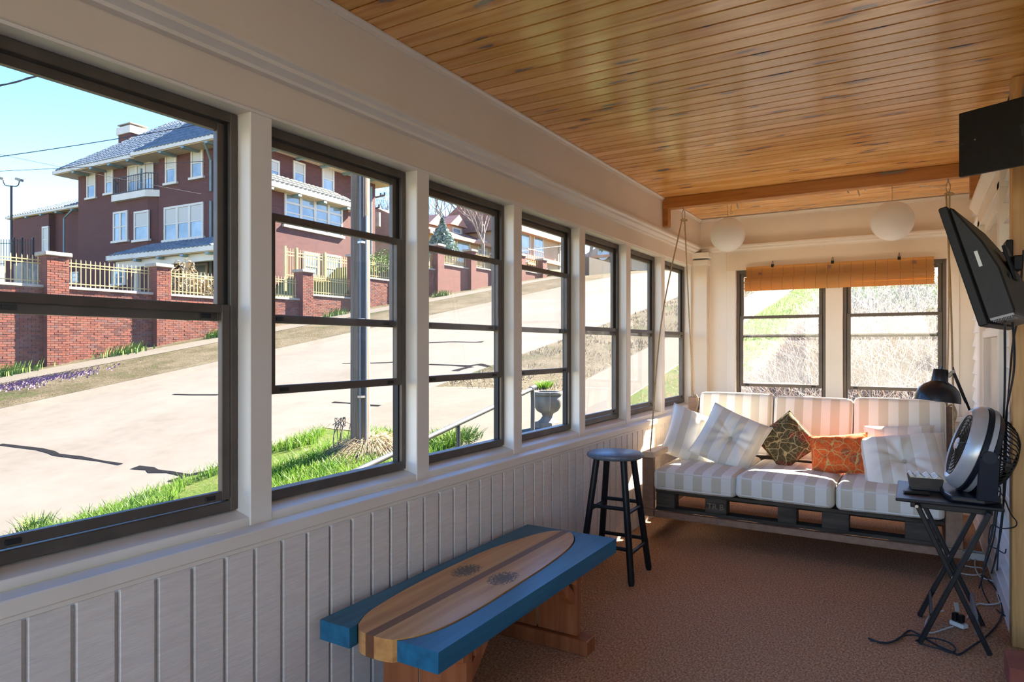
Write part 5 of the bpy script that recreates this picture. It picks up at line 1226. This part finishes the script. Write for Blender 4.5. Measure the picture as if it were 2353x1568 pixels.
# ---- flood light on a pole, stair wall and iron fence at the far left
p = fw(26, 640, 42); zt = fw(26, 427, 42).z
t = thing('flood_light', 'tall black pole with two flood lights beside the mansion', 'street lamp', (p.x, p.y, 2.5))
MB().tube([(p.x, p.y, 2.5), (p.x, p.y, zt)], .07, 8).build('pole', 'iron_black', t)
dr = Vector((CT, ST, 0))
MB().tube(curve_pts([Vector((p.x, p.y, zt))+dr*q_+Vector((0, 0, h_)) for q_, h_ in ((-.55, .45), (-.40, .05), (0, -.02), (.40, .0), (.52, .35))]), .03, 6).build('crossarm', 'iron_black', t)
for q_, h_ in ((-.6, .45), (.50, .38)):
    c_ = Vector((p.x, p.y, zt))+dr*q_+Vector((0, 0, h_)); MB().bar(c_-dr*.18+Vector((0, 0, .05)), c_+dr*.18-Vector((0, 0, .05)), .28, .16).build('lamp_head', 'stone_cap', t, .01)
pa, pb_ = fw(-40, 590, 40), fw(76, 590, 40)
f = thing('iron_fence', 'dark iron fence and gate left of the mansion wing', 'fence', (pa.x, pa.y, 3.5))
z0, z1 = fw(40, 612, 40).z, fw(40, 550, 40).z
for zz in (z0+.15, z1-.25): MB().bar((pa.x, pa.y, zz), (pb_.x, pb_.y, zz), .04, .05).build('rail', 'iron_black', f)
ipm = MB().box(-.015, -.015, 0, .015, .015, z1-z0).mesh('picket'); ipm.materials.append(MATS['iron_black'])
for j in range(20): q_ = pa.lerp(pb_, j/19); inst('picket', ipm, (q_.x, q_.y, z0), f)
for j in (.62, .78, 1.0): q_ = pa.lerp(pb_, j); MB().box(q_.x-.05, q_.y-.05, z0, q_.x+.05, q_.y+.05, z1+.1).build('gate_post', 'iron_black', f)
pa, pb_ = fw(10, 640, 38), fw(85, 640, 38)
t = thing('stair_block', 'brick stair wall with a sloping concrete cap left of the mansion', 'stairs', (pa.x, pa.y, 2.5))
zA, zB = fw(20, 598, 38).z, fw(55, 640, 38).z
P = [pa, fw(22, 640, 38), fw(58, 640, 38), pb_]
MB().add([(P[0].x, P[0].y, 2), (P[2].x, P[2].y, 2), (P[2].x, P[2].y, zB), (P[1].x, P[1].y, zA), (P[0].x, P[0].y, zA), (P[0].x-.5, P[0].y+1, 2), (P[2].x-.5, P[2].y+1, 2), (P[2].x-.5, P[2].y+1, zB), (P[1].x-.5, P[1].y+1, zA), (P[0].x-.5, P[0].y+1, zA)],
         [(0, 1, 2, 3, 4), (9, 8, 7, 6, 5), (4, 3, 8, 9), (3, 2, 7, 8), (0, 4, 9, 5), (1, 6, 7, 2)]).build('stair_wall', 'brick_house', t)
for i in range(6):
    q_ = P[1].lerp(P[3], .15+i*.16); zz = zA-.05-(zA-zB)*(i/6)-.15
    MB().box(q_.x-.4, q_.y, 2, q_.x+.9, q_.y+1.4, zz).build('step', 'stone_cap', t)
# ---- utility pole
r = ray(828, 1040); ff = (H-B0)/(GR*r.y-r.z); PP = CAMP+r*ff
t = thing('utility_pole', 'weathered wooden utility pole standing on the near grass verge', 'pole', (PP.x, PP.y, zb(PP.y)))
MB().tube([(PP.x, PP.y, zb(PP.y)-.1), (PP.x, PP.y, zb(PP.y)+4), (PP.x, PP.y, zb(PP.y)+9.5)], [.142, .135, .12], 18).build('pole', 'pole_wood', t, smooth=True)
d = Vector((CT, ST, 0)); nr = Vector((ST, -CT, 0))
for off_, rad, z0_, z1_, mt in ((.03, .011, 0, 9.4, 'conduit_blue'), (.07, .008, .8, 9.4, 'wire_black'), (.105, .013, 0, 3.4, 'conduit_blue')):
    c_ = PP+d*off_+nr*math.sqrt(max(.0, .146**2-off_**2)); MB().tube([(c_.x, c_.y, zb(PP.y)+z0_), (c_.x, c_.y, zb(PP.y)+z1_)], rad, 8).build('conduit', mt, t)
m = MB()
for k in range(7): c_ = PP+d*.05+nr*.14; m.box(c_.x-.04, c_.y-.04, zb(PP.y)+.8+k*1.1, c_.x+.04, c_.y+.03, zb(PP.y)+.83+k*1.1)
m.build('strap', 'galvanized', t)
def mound():
    for _ in range(2600):
        a_ = random.uniform(0, 2*PI); rr_ = random.uniform(.12, .62); p = Vector((PP.x+rr_*math.cos(a_)+.16, PP.y+rr_*math.sin(a_), 0))
        hgt = .34*(1-rr_/.66); p.z = zb(p.y)+hgt*random.uniform(.2, 1); o_ = Vector((math.cos(a_), math.sin(a_), 0))
        yield [p, p+o_*.10+Vector((0, 0, .03)), p+o_*.24-Vector((0, 0, .05))], .006
ribbons('straw_mound', 'mound of dry straw around the foot of the utility pole', 'straw', mound(), 'straw')
m = MB(); random.seed(21)
for k in range(9):
    q_ = PP+d*(-.30+random.uniform(-.1, .1))+nr*random.uniform(-.1, .15); q_.z = zb(PP.y)
    m.tube(curve_pts([q_, q_+Vector((random.uniform(-.05, .05), random.uniform(-.05, .05), .28)), q_+Vector((random.uniform(-.05, .12), random.uniform(-.05, .12), .50)), q_+Vector((random.uniform(-.1, .18), random.uniform(-.1, .18), .38))], 4), .006, 4)
tag(m.build('dead_vine', 'bark', origin=tuple(PP)), 'small arching dead vine beside the utility pole', 'vine')
# ---- handrail and urn
ra = 4.36; xr = CX-ra; yA = 6.9; zR = lambda y: zb(y)+.86
def yat(u): s = (u-U0)/FPX; return ra*(CT+s*ST)/(ST-s*CT)
t = thing('handrail', 'grey pipe handrail sloping down along the sidewalk', 'railing', (xr, 5, zb(5)))
ye = yat(1224)
MB().tube(curve_pts([(xr, 2.2, zR(2.2)), (xr, 4.0, zR(4.0)), (xr, ye-.25, zR(ye-.25)), (xr, ye-.05, zR(ye)+.0), (xr, ye, zR(ye)-.08), (xr, ye, zR(ye)-.45), (xr, ye, zb(ye))], 8), .028, 10).build('rail', 'rail_steel', t, smooth=True)
for u in (1053, 700): yy = yat(u); MB().tube([(xr, yy, zb(yy)), (xr, yy, zR(yy)-.02)], .024, 10).build('rail_post', 'rail_steel', t, smooth=True)
r = ray(1258, 978); ff = (H-B0-.03)/(GR*r.y-r.z); UP = CAMP+r*ff; zu = zb(UP.y)+.02
t = thing('stone_urn', 'cracked grey stone urn planter standing on the sidewalk', 'urn', (UP.x, UP.y, zu))
MB().box(UP.x-.15, UP.y-.15, zu-.06, UP.x+.15, UP.y+.15, zu+.07).build('plinth', 'urn_stone', t, .01)
MB().lathe([(.15, .07), (.11, .10), (.075, .15), (.09, .19), (.16, .23), (.205, .30), (.222, .38), (.215, .44), (.20, .46), (.225, .475), (.232, .50), (.225, .52), (.195, .52), (.18, .46), (0, .44)], (UP.x, UP.y, zu), 28).build('bowl', 'urn_stone', t, smooth=True)
ln = []
for k in range(9): z_ = .24+.035*k; rad = [.168, .185, .203, .212, .220, .219, .211, .212, .23][k]; ln.append(Vector((UP.x, UP.y, zu+z_))+(nr*math.cos(.12)+d*(.12+.01*(k % 2)))*(rad+.003))
MB().tube(ln, .005, 5).build('pale_crack', 'stone_cap', t)
def tuft(cx_, cy_, r_, n_, h_):
    for _ in range(n_):
        a_ = random.uniform(0, 2*PI); q_ = random.random()*r_; p = Vector((cx_+q_*math.cos(a_), cy_+q_*math.sin(a_), 0)); p.z = zb(p.y)
        o_ = Vector((math.cos(a_), math.sin(a_), 0))*random.uniform(.02, .12)
        yield [p, p+o_*.5+Vector((0, 0, h_*.6)), p+o_*1.4+Vector((0, 0, h_*random.uniform(.5, 1.1)))], .007
r = ray(1040, 1015); ff = (H-B0)/(GR*r.y-r.z); gp_ = CAMP+r*ff
ribbons('weed_clump', 'leafy green weed clump below the handrail', 'shrub_green', tuft(gp_.x, gp_.y, .42, 900, .17), 'weeds')
r = ray(1250, 890); ff = (H-B0)/(GR*r.y-r.z); gp_ = CAMP+r*ff
ribbons('grass_tuft', 'single bright grass tuft beyond the stone urn', 'grass_blade', tuft(gp_.x, gp_.y, .16, 260, .13), 'grass')
r = ray(80, 1228); ff = (H-B0)/(GR*r.y-r.z); gp_ = CAMP+r*ff
ribbons('grass_tuft', 'dark green grass tuft at the road edge in the lower left', 'shrub_green', tuft(gp_.x, gp_.y, .16, 260, .22), 'grass')
# ---- power lines
def wire(label, a_, b_, r_, sag=0.0, tw=0):
    P = []
    for i in range(41):
        k = i/40; p = Vector(a_).lerp(Vector(b_), k); p.z -= sag*4*k*(1-k); P.append(p)
    m = MB()
    m.tube(P, r_, 5)
    if tw: m.tube([p+Vector((0, math.sin(i*1.9)*tw, math.cos(i*1.9)*tw)) for i, p in enumerate(P)], r_, 5)
    tag(m.build('power_line', 'wire_black', origin=tuple(P[0])), label, 'wire', 'power lines over the street')
wire('thick twisted power line high in the first window', fw(-260, 262, 13), fw(640, 20, 11), .014, .05, .012)
wire('power line crossing the sky left of the mansion chimney', fw(-300, 398, 20), fw(480, 282, 22), .014, .1)
wire('thin power line passing just above the mansion eave', fw(-300, 408, 24), fw(470, 371, 26), .010, .0)
wire('pale power line drooping across the mansion windows', fw(-200, 312, 22), fw(462, 446, 28), .008, .05)
wire('service wire crossing the peach house', fw(1190, 578, 40), fw(1320, 562, 44), .02, .0)
# ---- houses farther up the hill
def simple_win(par, ax, c, w_, h_, d, mat='house_glass', tr='house_trim'):
    """window at centre c on a wall whose outward axis is ax ('x' or '-y')"""
    x, y, z = c; m = MB(); e = .12
    def bx(mm, a0, a1, z0, z1, o0, o1):
        return mm.box(x+o0, y+a0, z+z0, x+o1, y+a1, z+z1) if ax == 'x' else mm.box(x+a0, y-o1, z+z0, x+a1, y-o0, z+z1)
    for a0, a1, z0, z1 in ((-w_/2-e, w_/2+e, h_/2, h_/2+e), (-w_/2-e, w_/2+e, -h_/2-e, -h_/2), (-w_/2-e, -w_/2, -h_/2, h_/2), (w_/2, w_/2+e, -h_/2, h_/2), (-w_/2, w_/2, -.05, .05)): bx(m, a0, a1, z0, z1, -.02, .08)
    o = m.build('window', tr, par); bx(MB(), -w_/2, w_/2, -h_/2, h_/2, 0, .04).build('pane', mat, o)
def gable(par, x0, x1, y0, y1, z, rise, over, mat, along='y'):
    if along == 'y':
        P = [(x0-over, z), (x1+over, z), ((x0+x1)/2, z+rise)]; m = MB().prism(P, y0-over, y1+over, 'y')
    else:
        P = [(y0-over, z), (y1+over, z), ((y0+y1)/2, z+rise)]; m = MB().prism(P, x0-over, x1+over, 'x')
    return m.build('roof', mat, par)
XH = -31.0
a_, c_ = onx(985, 560, XH).y, onx(1292, 560, XH).y
yl = onx(1150, 560, XH).y
zt1 = onx(1060, 553, XH).z; zr1 = onx(1060, 492, XH-5).z
t = thing('peach_house', 'peach stucco house with brown roof and dormers up the hill', 'building', (XH-5, 50, 5))
MB().box(XH-10, a_, 4, XH, yl, zt1).build('wall', 'stucco_peach', t)
gable(t, XH-10, XH, a_, yl, zt1, (zr1-zt1)*.62, .7, 'roof_brown', 'y')
MB().box(XH-.02, a_-.7, zt1-.15, XH+.72, yl+.7, zt1+.15).build('fascia', 'fascia_rose', t)
for u in (1048, 1000):
    p = onx(u, 540, XH-1.6); z0 = onx(u, 547, XH-1.6).z; z1 = onx(u, 526, XH-1.6).z
    MB().box(XH-4.2, p.y-.95, z0-.6, XH-1.6, p.y+.95, z1+.2).build('dormer', 'stucco_peach', t)
    gable(t, XH-4.4, XH-1.6, p.y-.95, p.y+.95, z1+.2, 1.0, .35, 'fascia_rose', 'x')
    simple_win(t, 'x', (XH-1.58, p.y, (z0+z1)/2), 1.0, (z1-z0)*.85, 0)
p = onx(1064, 578, XH); simple_win(t, 'x', (XH, p.y, p.z), 1.7, 1.7, 0)
p = onx(1108, 575, XH); simple_win(t, 'x', (XH, p.y, p.z), 1.2, 1.5, 0)
XH2 = -28.5
y2, y3 = onx(1196, 560, XH2).y, onx(1290, 560, XH2).y; zt2 = onx(1245, 545, XH2).z; zm2 = onx(1245, 597, XH2).z
MB().box(XH2-9, y2-1, 5, XH2, y3, zt2).build('wall', 'stucco_peach', t)
MB().box(XH2-.4, y2, 5, XH2-.05, y3-.3, zm2).build('lower_wall', 'stucco_peach', t)
MB().box(XH2-.02, y2, zm2-.25, XH2+.25, y3+.15, zm2+.12).build('band', 'fascia_rose', t)
MB().box(XH2-.02, y2-1.5, zt2-.2, XH2+.65, y3+.6, zt2+.15).build('fascia', 'fascia_rose', t)
gable(t, XH2-9, XH2, y2-1, y3, zt2, 3.4, .6, 'roof_brown', 'y')
for u, v, w_, h_ in ((1237, 568, 1.7, 3.0), (1206, 570, 1.5, 3.4), (1243, 611, 2.0, 1.6)):
    p = onx(u, v, XH2); simple_win(t, 'x', (XH2, p.y, p.z), w_, h_*.8, 0)
p = onx(1210, 590, XH2); m = MB()
for k in range(9): m.box(XH2+.9, p.y-1.4+k*.35, p.z-.7, XH2+.94, p.y-1.36+k*.35, p.z+.5)
m.box(XH2, p.y-1.5, p.z-.9, XH2+1.0, p.y+1.5, p.z-.7).box(XH2+.88, p.y-1.5, p.z+.45, XH2+.96, p.y+1.5, p.z+.53)
m.build('balcony', 'fascia_rose', t)
p = onx(1284, 600, XH2); MB().tube([(XH2+.12, p.y, zt2), (XH2+.12, p.y, 6)], .08, 6).build('downspout', 'house_trim', t)
# garage houses at the crest
YG = 74.0
zg = zb(YG)-.3
t = thing('garage_house', 'grey stucco house with a round gable window at the top of the street', 'building', (-22, YG, zg))
x0, x1 = ony(1348, 600, YG).x, ony(1452, 600, YG).x; ze = ony(1400, 590, YG).z; zp_ = ony(1400, 556, YG).z
MB().box(x0, YG, zg-2, x1, YG+9, ze).build('wall', 'stucco_grey', t)
MB().prism([(x0-.8, ze), (x1+.8, ze), ((x0+x1)/2, zp_)], YG-.6, YG+9, 'y').build('roof', 'stucco_grey', t)
p = ony(1392, 585, YG); MB().tube([(p.x, YG-.75, p.z), (p.x, YG-.55, p.z)], .75, 18).build('round_window', 'house_glass', t)
d0, d1 = ony(1378, 640, YG), ony(1412, 613, YG); g_ = MB().box(d0.x, YG-.08, zg, d1.x, YG+.05, d1.z).build('garage_door', 'blind_white', t)
MB().box(x0-.2, YG-.9, ze-.15, x1+.2, YG-.1, ze+.15).build('fascia', 'fascia_rose', t)
YG2 = 84.5; zg2 = zb(YG2)-.3
t = thing('garage_house', 'brown house with a wide low roof and garage door beside the crest', 'building', (-10, YG2, zg2))
x0, x1 = ony(1452, 600, YG2).x, ony(1575, 600, YG2).x; ze = ony(1490, 603, YG2).z; zp_ = ony(1490, 565, YG2).z
MB().box(x0, YG2, zg2-2, x1, YG2+9, ze).build('wall', 'garage_door', t)
MB().prism([(x0-1, ze), (x1+1, ze), (x1-2, zp_), (x0+2, zp_)], YG2-.8, YG2+9, 'y').build('roof', 'roof_brown', t)
d0, d1 = ony(1458, 640, YG2), ony(1496, 614, YG2)
for k in range(4):
    z0, z1 = zg2+(d1.z-zg2)*k/4, zg2+(d1.z-zg2)*(k+1)/4-.08; MB().box(d0.x, YG2-.1, z0, d1.x, YG2+.02, z1).build('door_panel', 'garage_door', t)
MB().box(x0-.5, YG2-.9, ze-.3, x1+.5, YG2-.75, ze+.1).build('fascia', 'fascia_rose', t)
p = ony(1440, 640, 62); q_ = ony(1402, 640, 62)
tag(MB().box(q_.x, 61.5, zb(62)-.5, p.x, 62.2, zb(62)+1.1).build('stone_planter', 'stone_cap', origin=(p.x, 62, zb(62))), 'low pale stone planter at the crest of the road', 'planter')
p0, p1 = onx(1348, 660, -19.0), onx(1412, 650, -19.0)
tag(MB().box(-20.2, p0.y, zb(p0.y)-1, -18.8, p1.y, zb(p1.y)+.9).build('concrete_barrier', 'walk_concrete', origin=(-20, p0.y, zb(p0.y))), 'low concrete wall along the verge near the crest', 'wall')
# ---- trees
def tree(name, label, base, h, sp, seed, mat, lv=5, r0=.18, up_=.35, cat='tree', first=.28):
    random.seed(seed); t = thing(name, label, cat, base)
    tr = MB(); br = MB(); top = Vector(base)+Vector((0, 0, h*first))
    tr.tube([Vector(base)-Vector((0, 0, .3)), Vector(base).lerp(top, .5)+Vector((random.uniform(-.1, .1), random.uniform(-.1, .1), 0)), top], [r0*1.25, r0, r0*.85], 8)
    def grow(p, d, l, r, k):
        q = p+d*l*.55+Vector((random.uniform(-1, 1), random.uniform(-1, 1), random.uniform(-.4, .8)))*l*.07; e = q+(d+Vector((0, 0, up_*.3))).normalized()*l*.5
        br.tube([p, q, e], [r, r*.8, r*.62], 5 if k > 2 else 3, False)
        if k == 0: return
        n_ = random.choice((2, 3, 3)) if k > 1 else random.choice((3, 4))
        for _ in range(n_):
            v = Vector((random.gauss(0, 1), random.gauss(0, 1), random.gauss(.2, .7))).normalized()
            grow(e if random.random() < .7 else q, (d*.75+v*sp+Vector((0, 0, up_))).normalized(), l*random.uniform(.62, .85), r*.58, k-1)
    for _ in range(4):
        v = Vector((random.gauss(0, 1), random.gauss(0, 1), .3)).normalized(); grow(top, (Vector((0, 0, 1))+v*sp).normalized(), h*.24, r0*.6, lv)
    tr.build('trunk', mat, t, smooth=True); br.build('branches', mat, t)
    return t
def gtree(name, label, u, v, f, h, *a, **k):
    p = fw(u, v, f); g = ((ztop(p.y)-.05 if p.y < 43 else zb(p.y)+.5)+.33) if p.x < XWALL else zb(p.y)+.1
    return tree(name, label, (p.x, p.y, min(p.z, g)), h+max(0, p.z-g), *a, **k)
gtree('bare_tree', 'tall bare branching tree behind the peach house roof', 1062, 560, 72, 9.5, .75, 1, 'bark', 5, .22)
gtree('bare_tree', 'bare tree left of the peach house above the blue spruce', 1000, 560, 80, 8.5, .8, 2, 'bark', 5, .2)
gtree('pale_tree', 'pale twiggy tree in front of the peach house', 1110, 612, 44, 5.6, .7, 3, 'bark_pale', 6, .12, .42)
gtree('bare_tree', 'bare tree between the mansion and the window post', 898, 600, 88, 10.0, .8, 4, 'bark', 5, .2)
gtree('bare_tree', 'slim bare tree beside the utility pole in the distance', 878, 600, 62, 6.0, .7, 5, 'bark', 5, .12)
gtree('bare_tree', 'bare tree standing left of the garage house', 1352, 640, 56, 5.5, .8, 6, 'bark_pale', 5, .14)
def conifer(name, label, u, v, f, h, r, mat, n, seed, dens=1.0, lo=.05):
    p = fw(u, v, f); random.seed(seed); t = thing(name, label, 'tree', (p.x, p.y, p.z))
    MB().tube([(p.x, p.y, p.z), (p.x, p.y, p.z+h*.97)], [.16, .02], 7).build('trunk', 'bark', t)
    m = MB()
    for _ in range(n):
        k = random.random()**.8*(1-lo)+lo; rad = r*(1-k)**.8; a_ = random.uniform(0, 2*PI); o_ = Vector((math.cos(a_), math.sin(a_), 0)); b_ = Vector((p.x, p.y, p.z+h*k))
        for s in range(5):
            c_ = b_+o_*rad*(.25+.19*s*random.uniform(.8, 1.2))+Vector((0, 0, random.uniform(-.1, .12)-.06*s)); w2 = random.uniform(.10, .22)*r/1.5
            ax_ = Vector((random.gauss(0, 1), random.gauss(0, 1), random.gauss(0, .6))).normalized(); bx_ = ax_.cross(Vector((random.gauss(0, 1), random.gauss(0, 1), random.gauss(0, 1)))).normalized()
            m.add([c_-ax_*w2, c_+bx_*w2*.5, c_+ax_*w2, c_-bx_*w2*.5], [(0, 1, 2, 3)])
    off = Vector((p.x, p.y, p.z)); me = bpy.data.meshes.new('foliage'); me.from_pydata([tuple(Vector(v_)-off) for v_ in m.v], [], m.f); me.materials.append(MATS[mat])
    o = bpy.data.objects.new('foliage', me); COL.objects.link(o); o.parent = t; stuff(o)
conifer('blue_spruce', 'small blue spruce at the left edge of the third window', 1016, 588, 46, 2.5, 1.25, 'spruce', 1500, 3)
conifer('pine_tree', 'dark pine tree in front of the garage house', 1404, 634, 58, 4.8, 1.7, 'evergreen', 420, 5, lo=.5)
def shrub(label, u, v, f, r, h, n, seed, mat='shrub_green'):
    p = fw(u, v, f); random.seed(seed); vs = []
    def gen():
        for _ in range(n):
            a_ = random.uniform(0, 2*PI); k = random.random(); q = r*math.sqrt(random.random()); c_ = Vector((p.x+q*math.cos(a_), p.y+q*math.sin(a_)*1.6, p.z+h*k*math.sqrt(max(0, 1-(q/r)**2))))
            d_ = Vector((random.gauss(0, 1), random.gauss(0, 1), random.gauss(0, 1))).normalized()*.14
            yield [c_, c_+d_*.5, c_+d_], .05
    o = ribbons('shrub', None, mat, gen(), 'shrub'); tag(o, label, 'shrub'); return o
shrub('round green shrub behind the fence right of the utility pole', 872, 630, 37, 1.2, 1.0, 1300, 1)
shrub('second green shrub at the edge of the second window', 900, 624, 39.5, 1.2, 1.4, 1300, 2)
shrub('dry ornamental grass behind the pickets of the first window', 424, 682, 27, .45, 1.6, 900, 3, 'straw')
shrub('smaller tan grass clump right of the tall one', 470, 684, 27, .55, .9, 700, 4, 'straw')
shrub('low dark hedge near the crest of the road', 1390, 648, 56, 1.5, .8, 1500, 5, 'evergreen')
# distant pole with transformer
p = fw(856, 640, 48); zt = fw(856, 430, 48).z
t = thing('distant_pole', 'distant utility pole with crossarm and transformer beside the mansion', 'pole', (p.x, p.y, p.z))
MB().tube([(p.x, p.y, p.z-1), (p.x, p.y, zt+1.5)], .13, 10).build('pole', 'pole_wood', t, smooth=True)
a_ = fw(852, 456, 48); b_ = fw(884, 449, 48); MB().bar(a_, b_, .1, .12).build('crossarm', 'pole_wood', t)
c_ = fw(866, 505, 48); MB().tube([c_-Vector((0, 0, .5)), c_+Vector((0, 0, .5))], .26, 14).build('transformer', 'stone_cap', t, smooth=True)
a_ = fw(856, 480, 48); b_ = fw(872, 477, 48); MB().bar(a_, b_, .08, .1).build('bracket', 'iron_black', t)
for u, v in ((884, 446), (875, 448), (871, 474)):
    q_ = fw(u, v, 48); MB().tube([q_-Vector((0, 0, .1)), q_+Vector((0, 0, .12))], .06, 8).build('insulator', 'iron_black', t)
for k, (v0, v1) in enumerate(((431, 425), (446, 440), (452, 448))):
    wire('thin distant power line %s beside the mansion corner' % ('top', 'middle', 'lowest')[k], fw(858, v0+2, 48), fw(960, v1, 66), .014, .3)
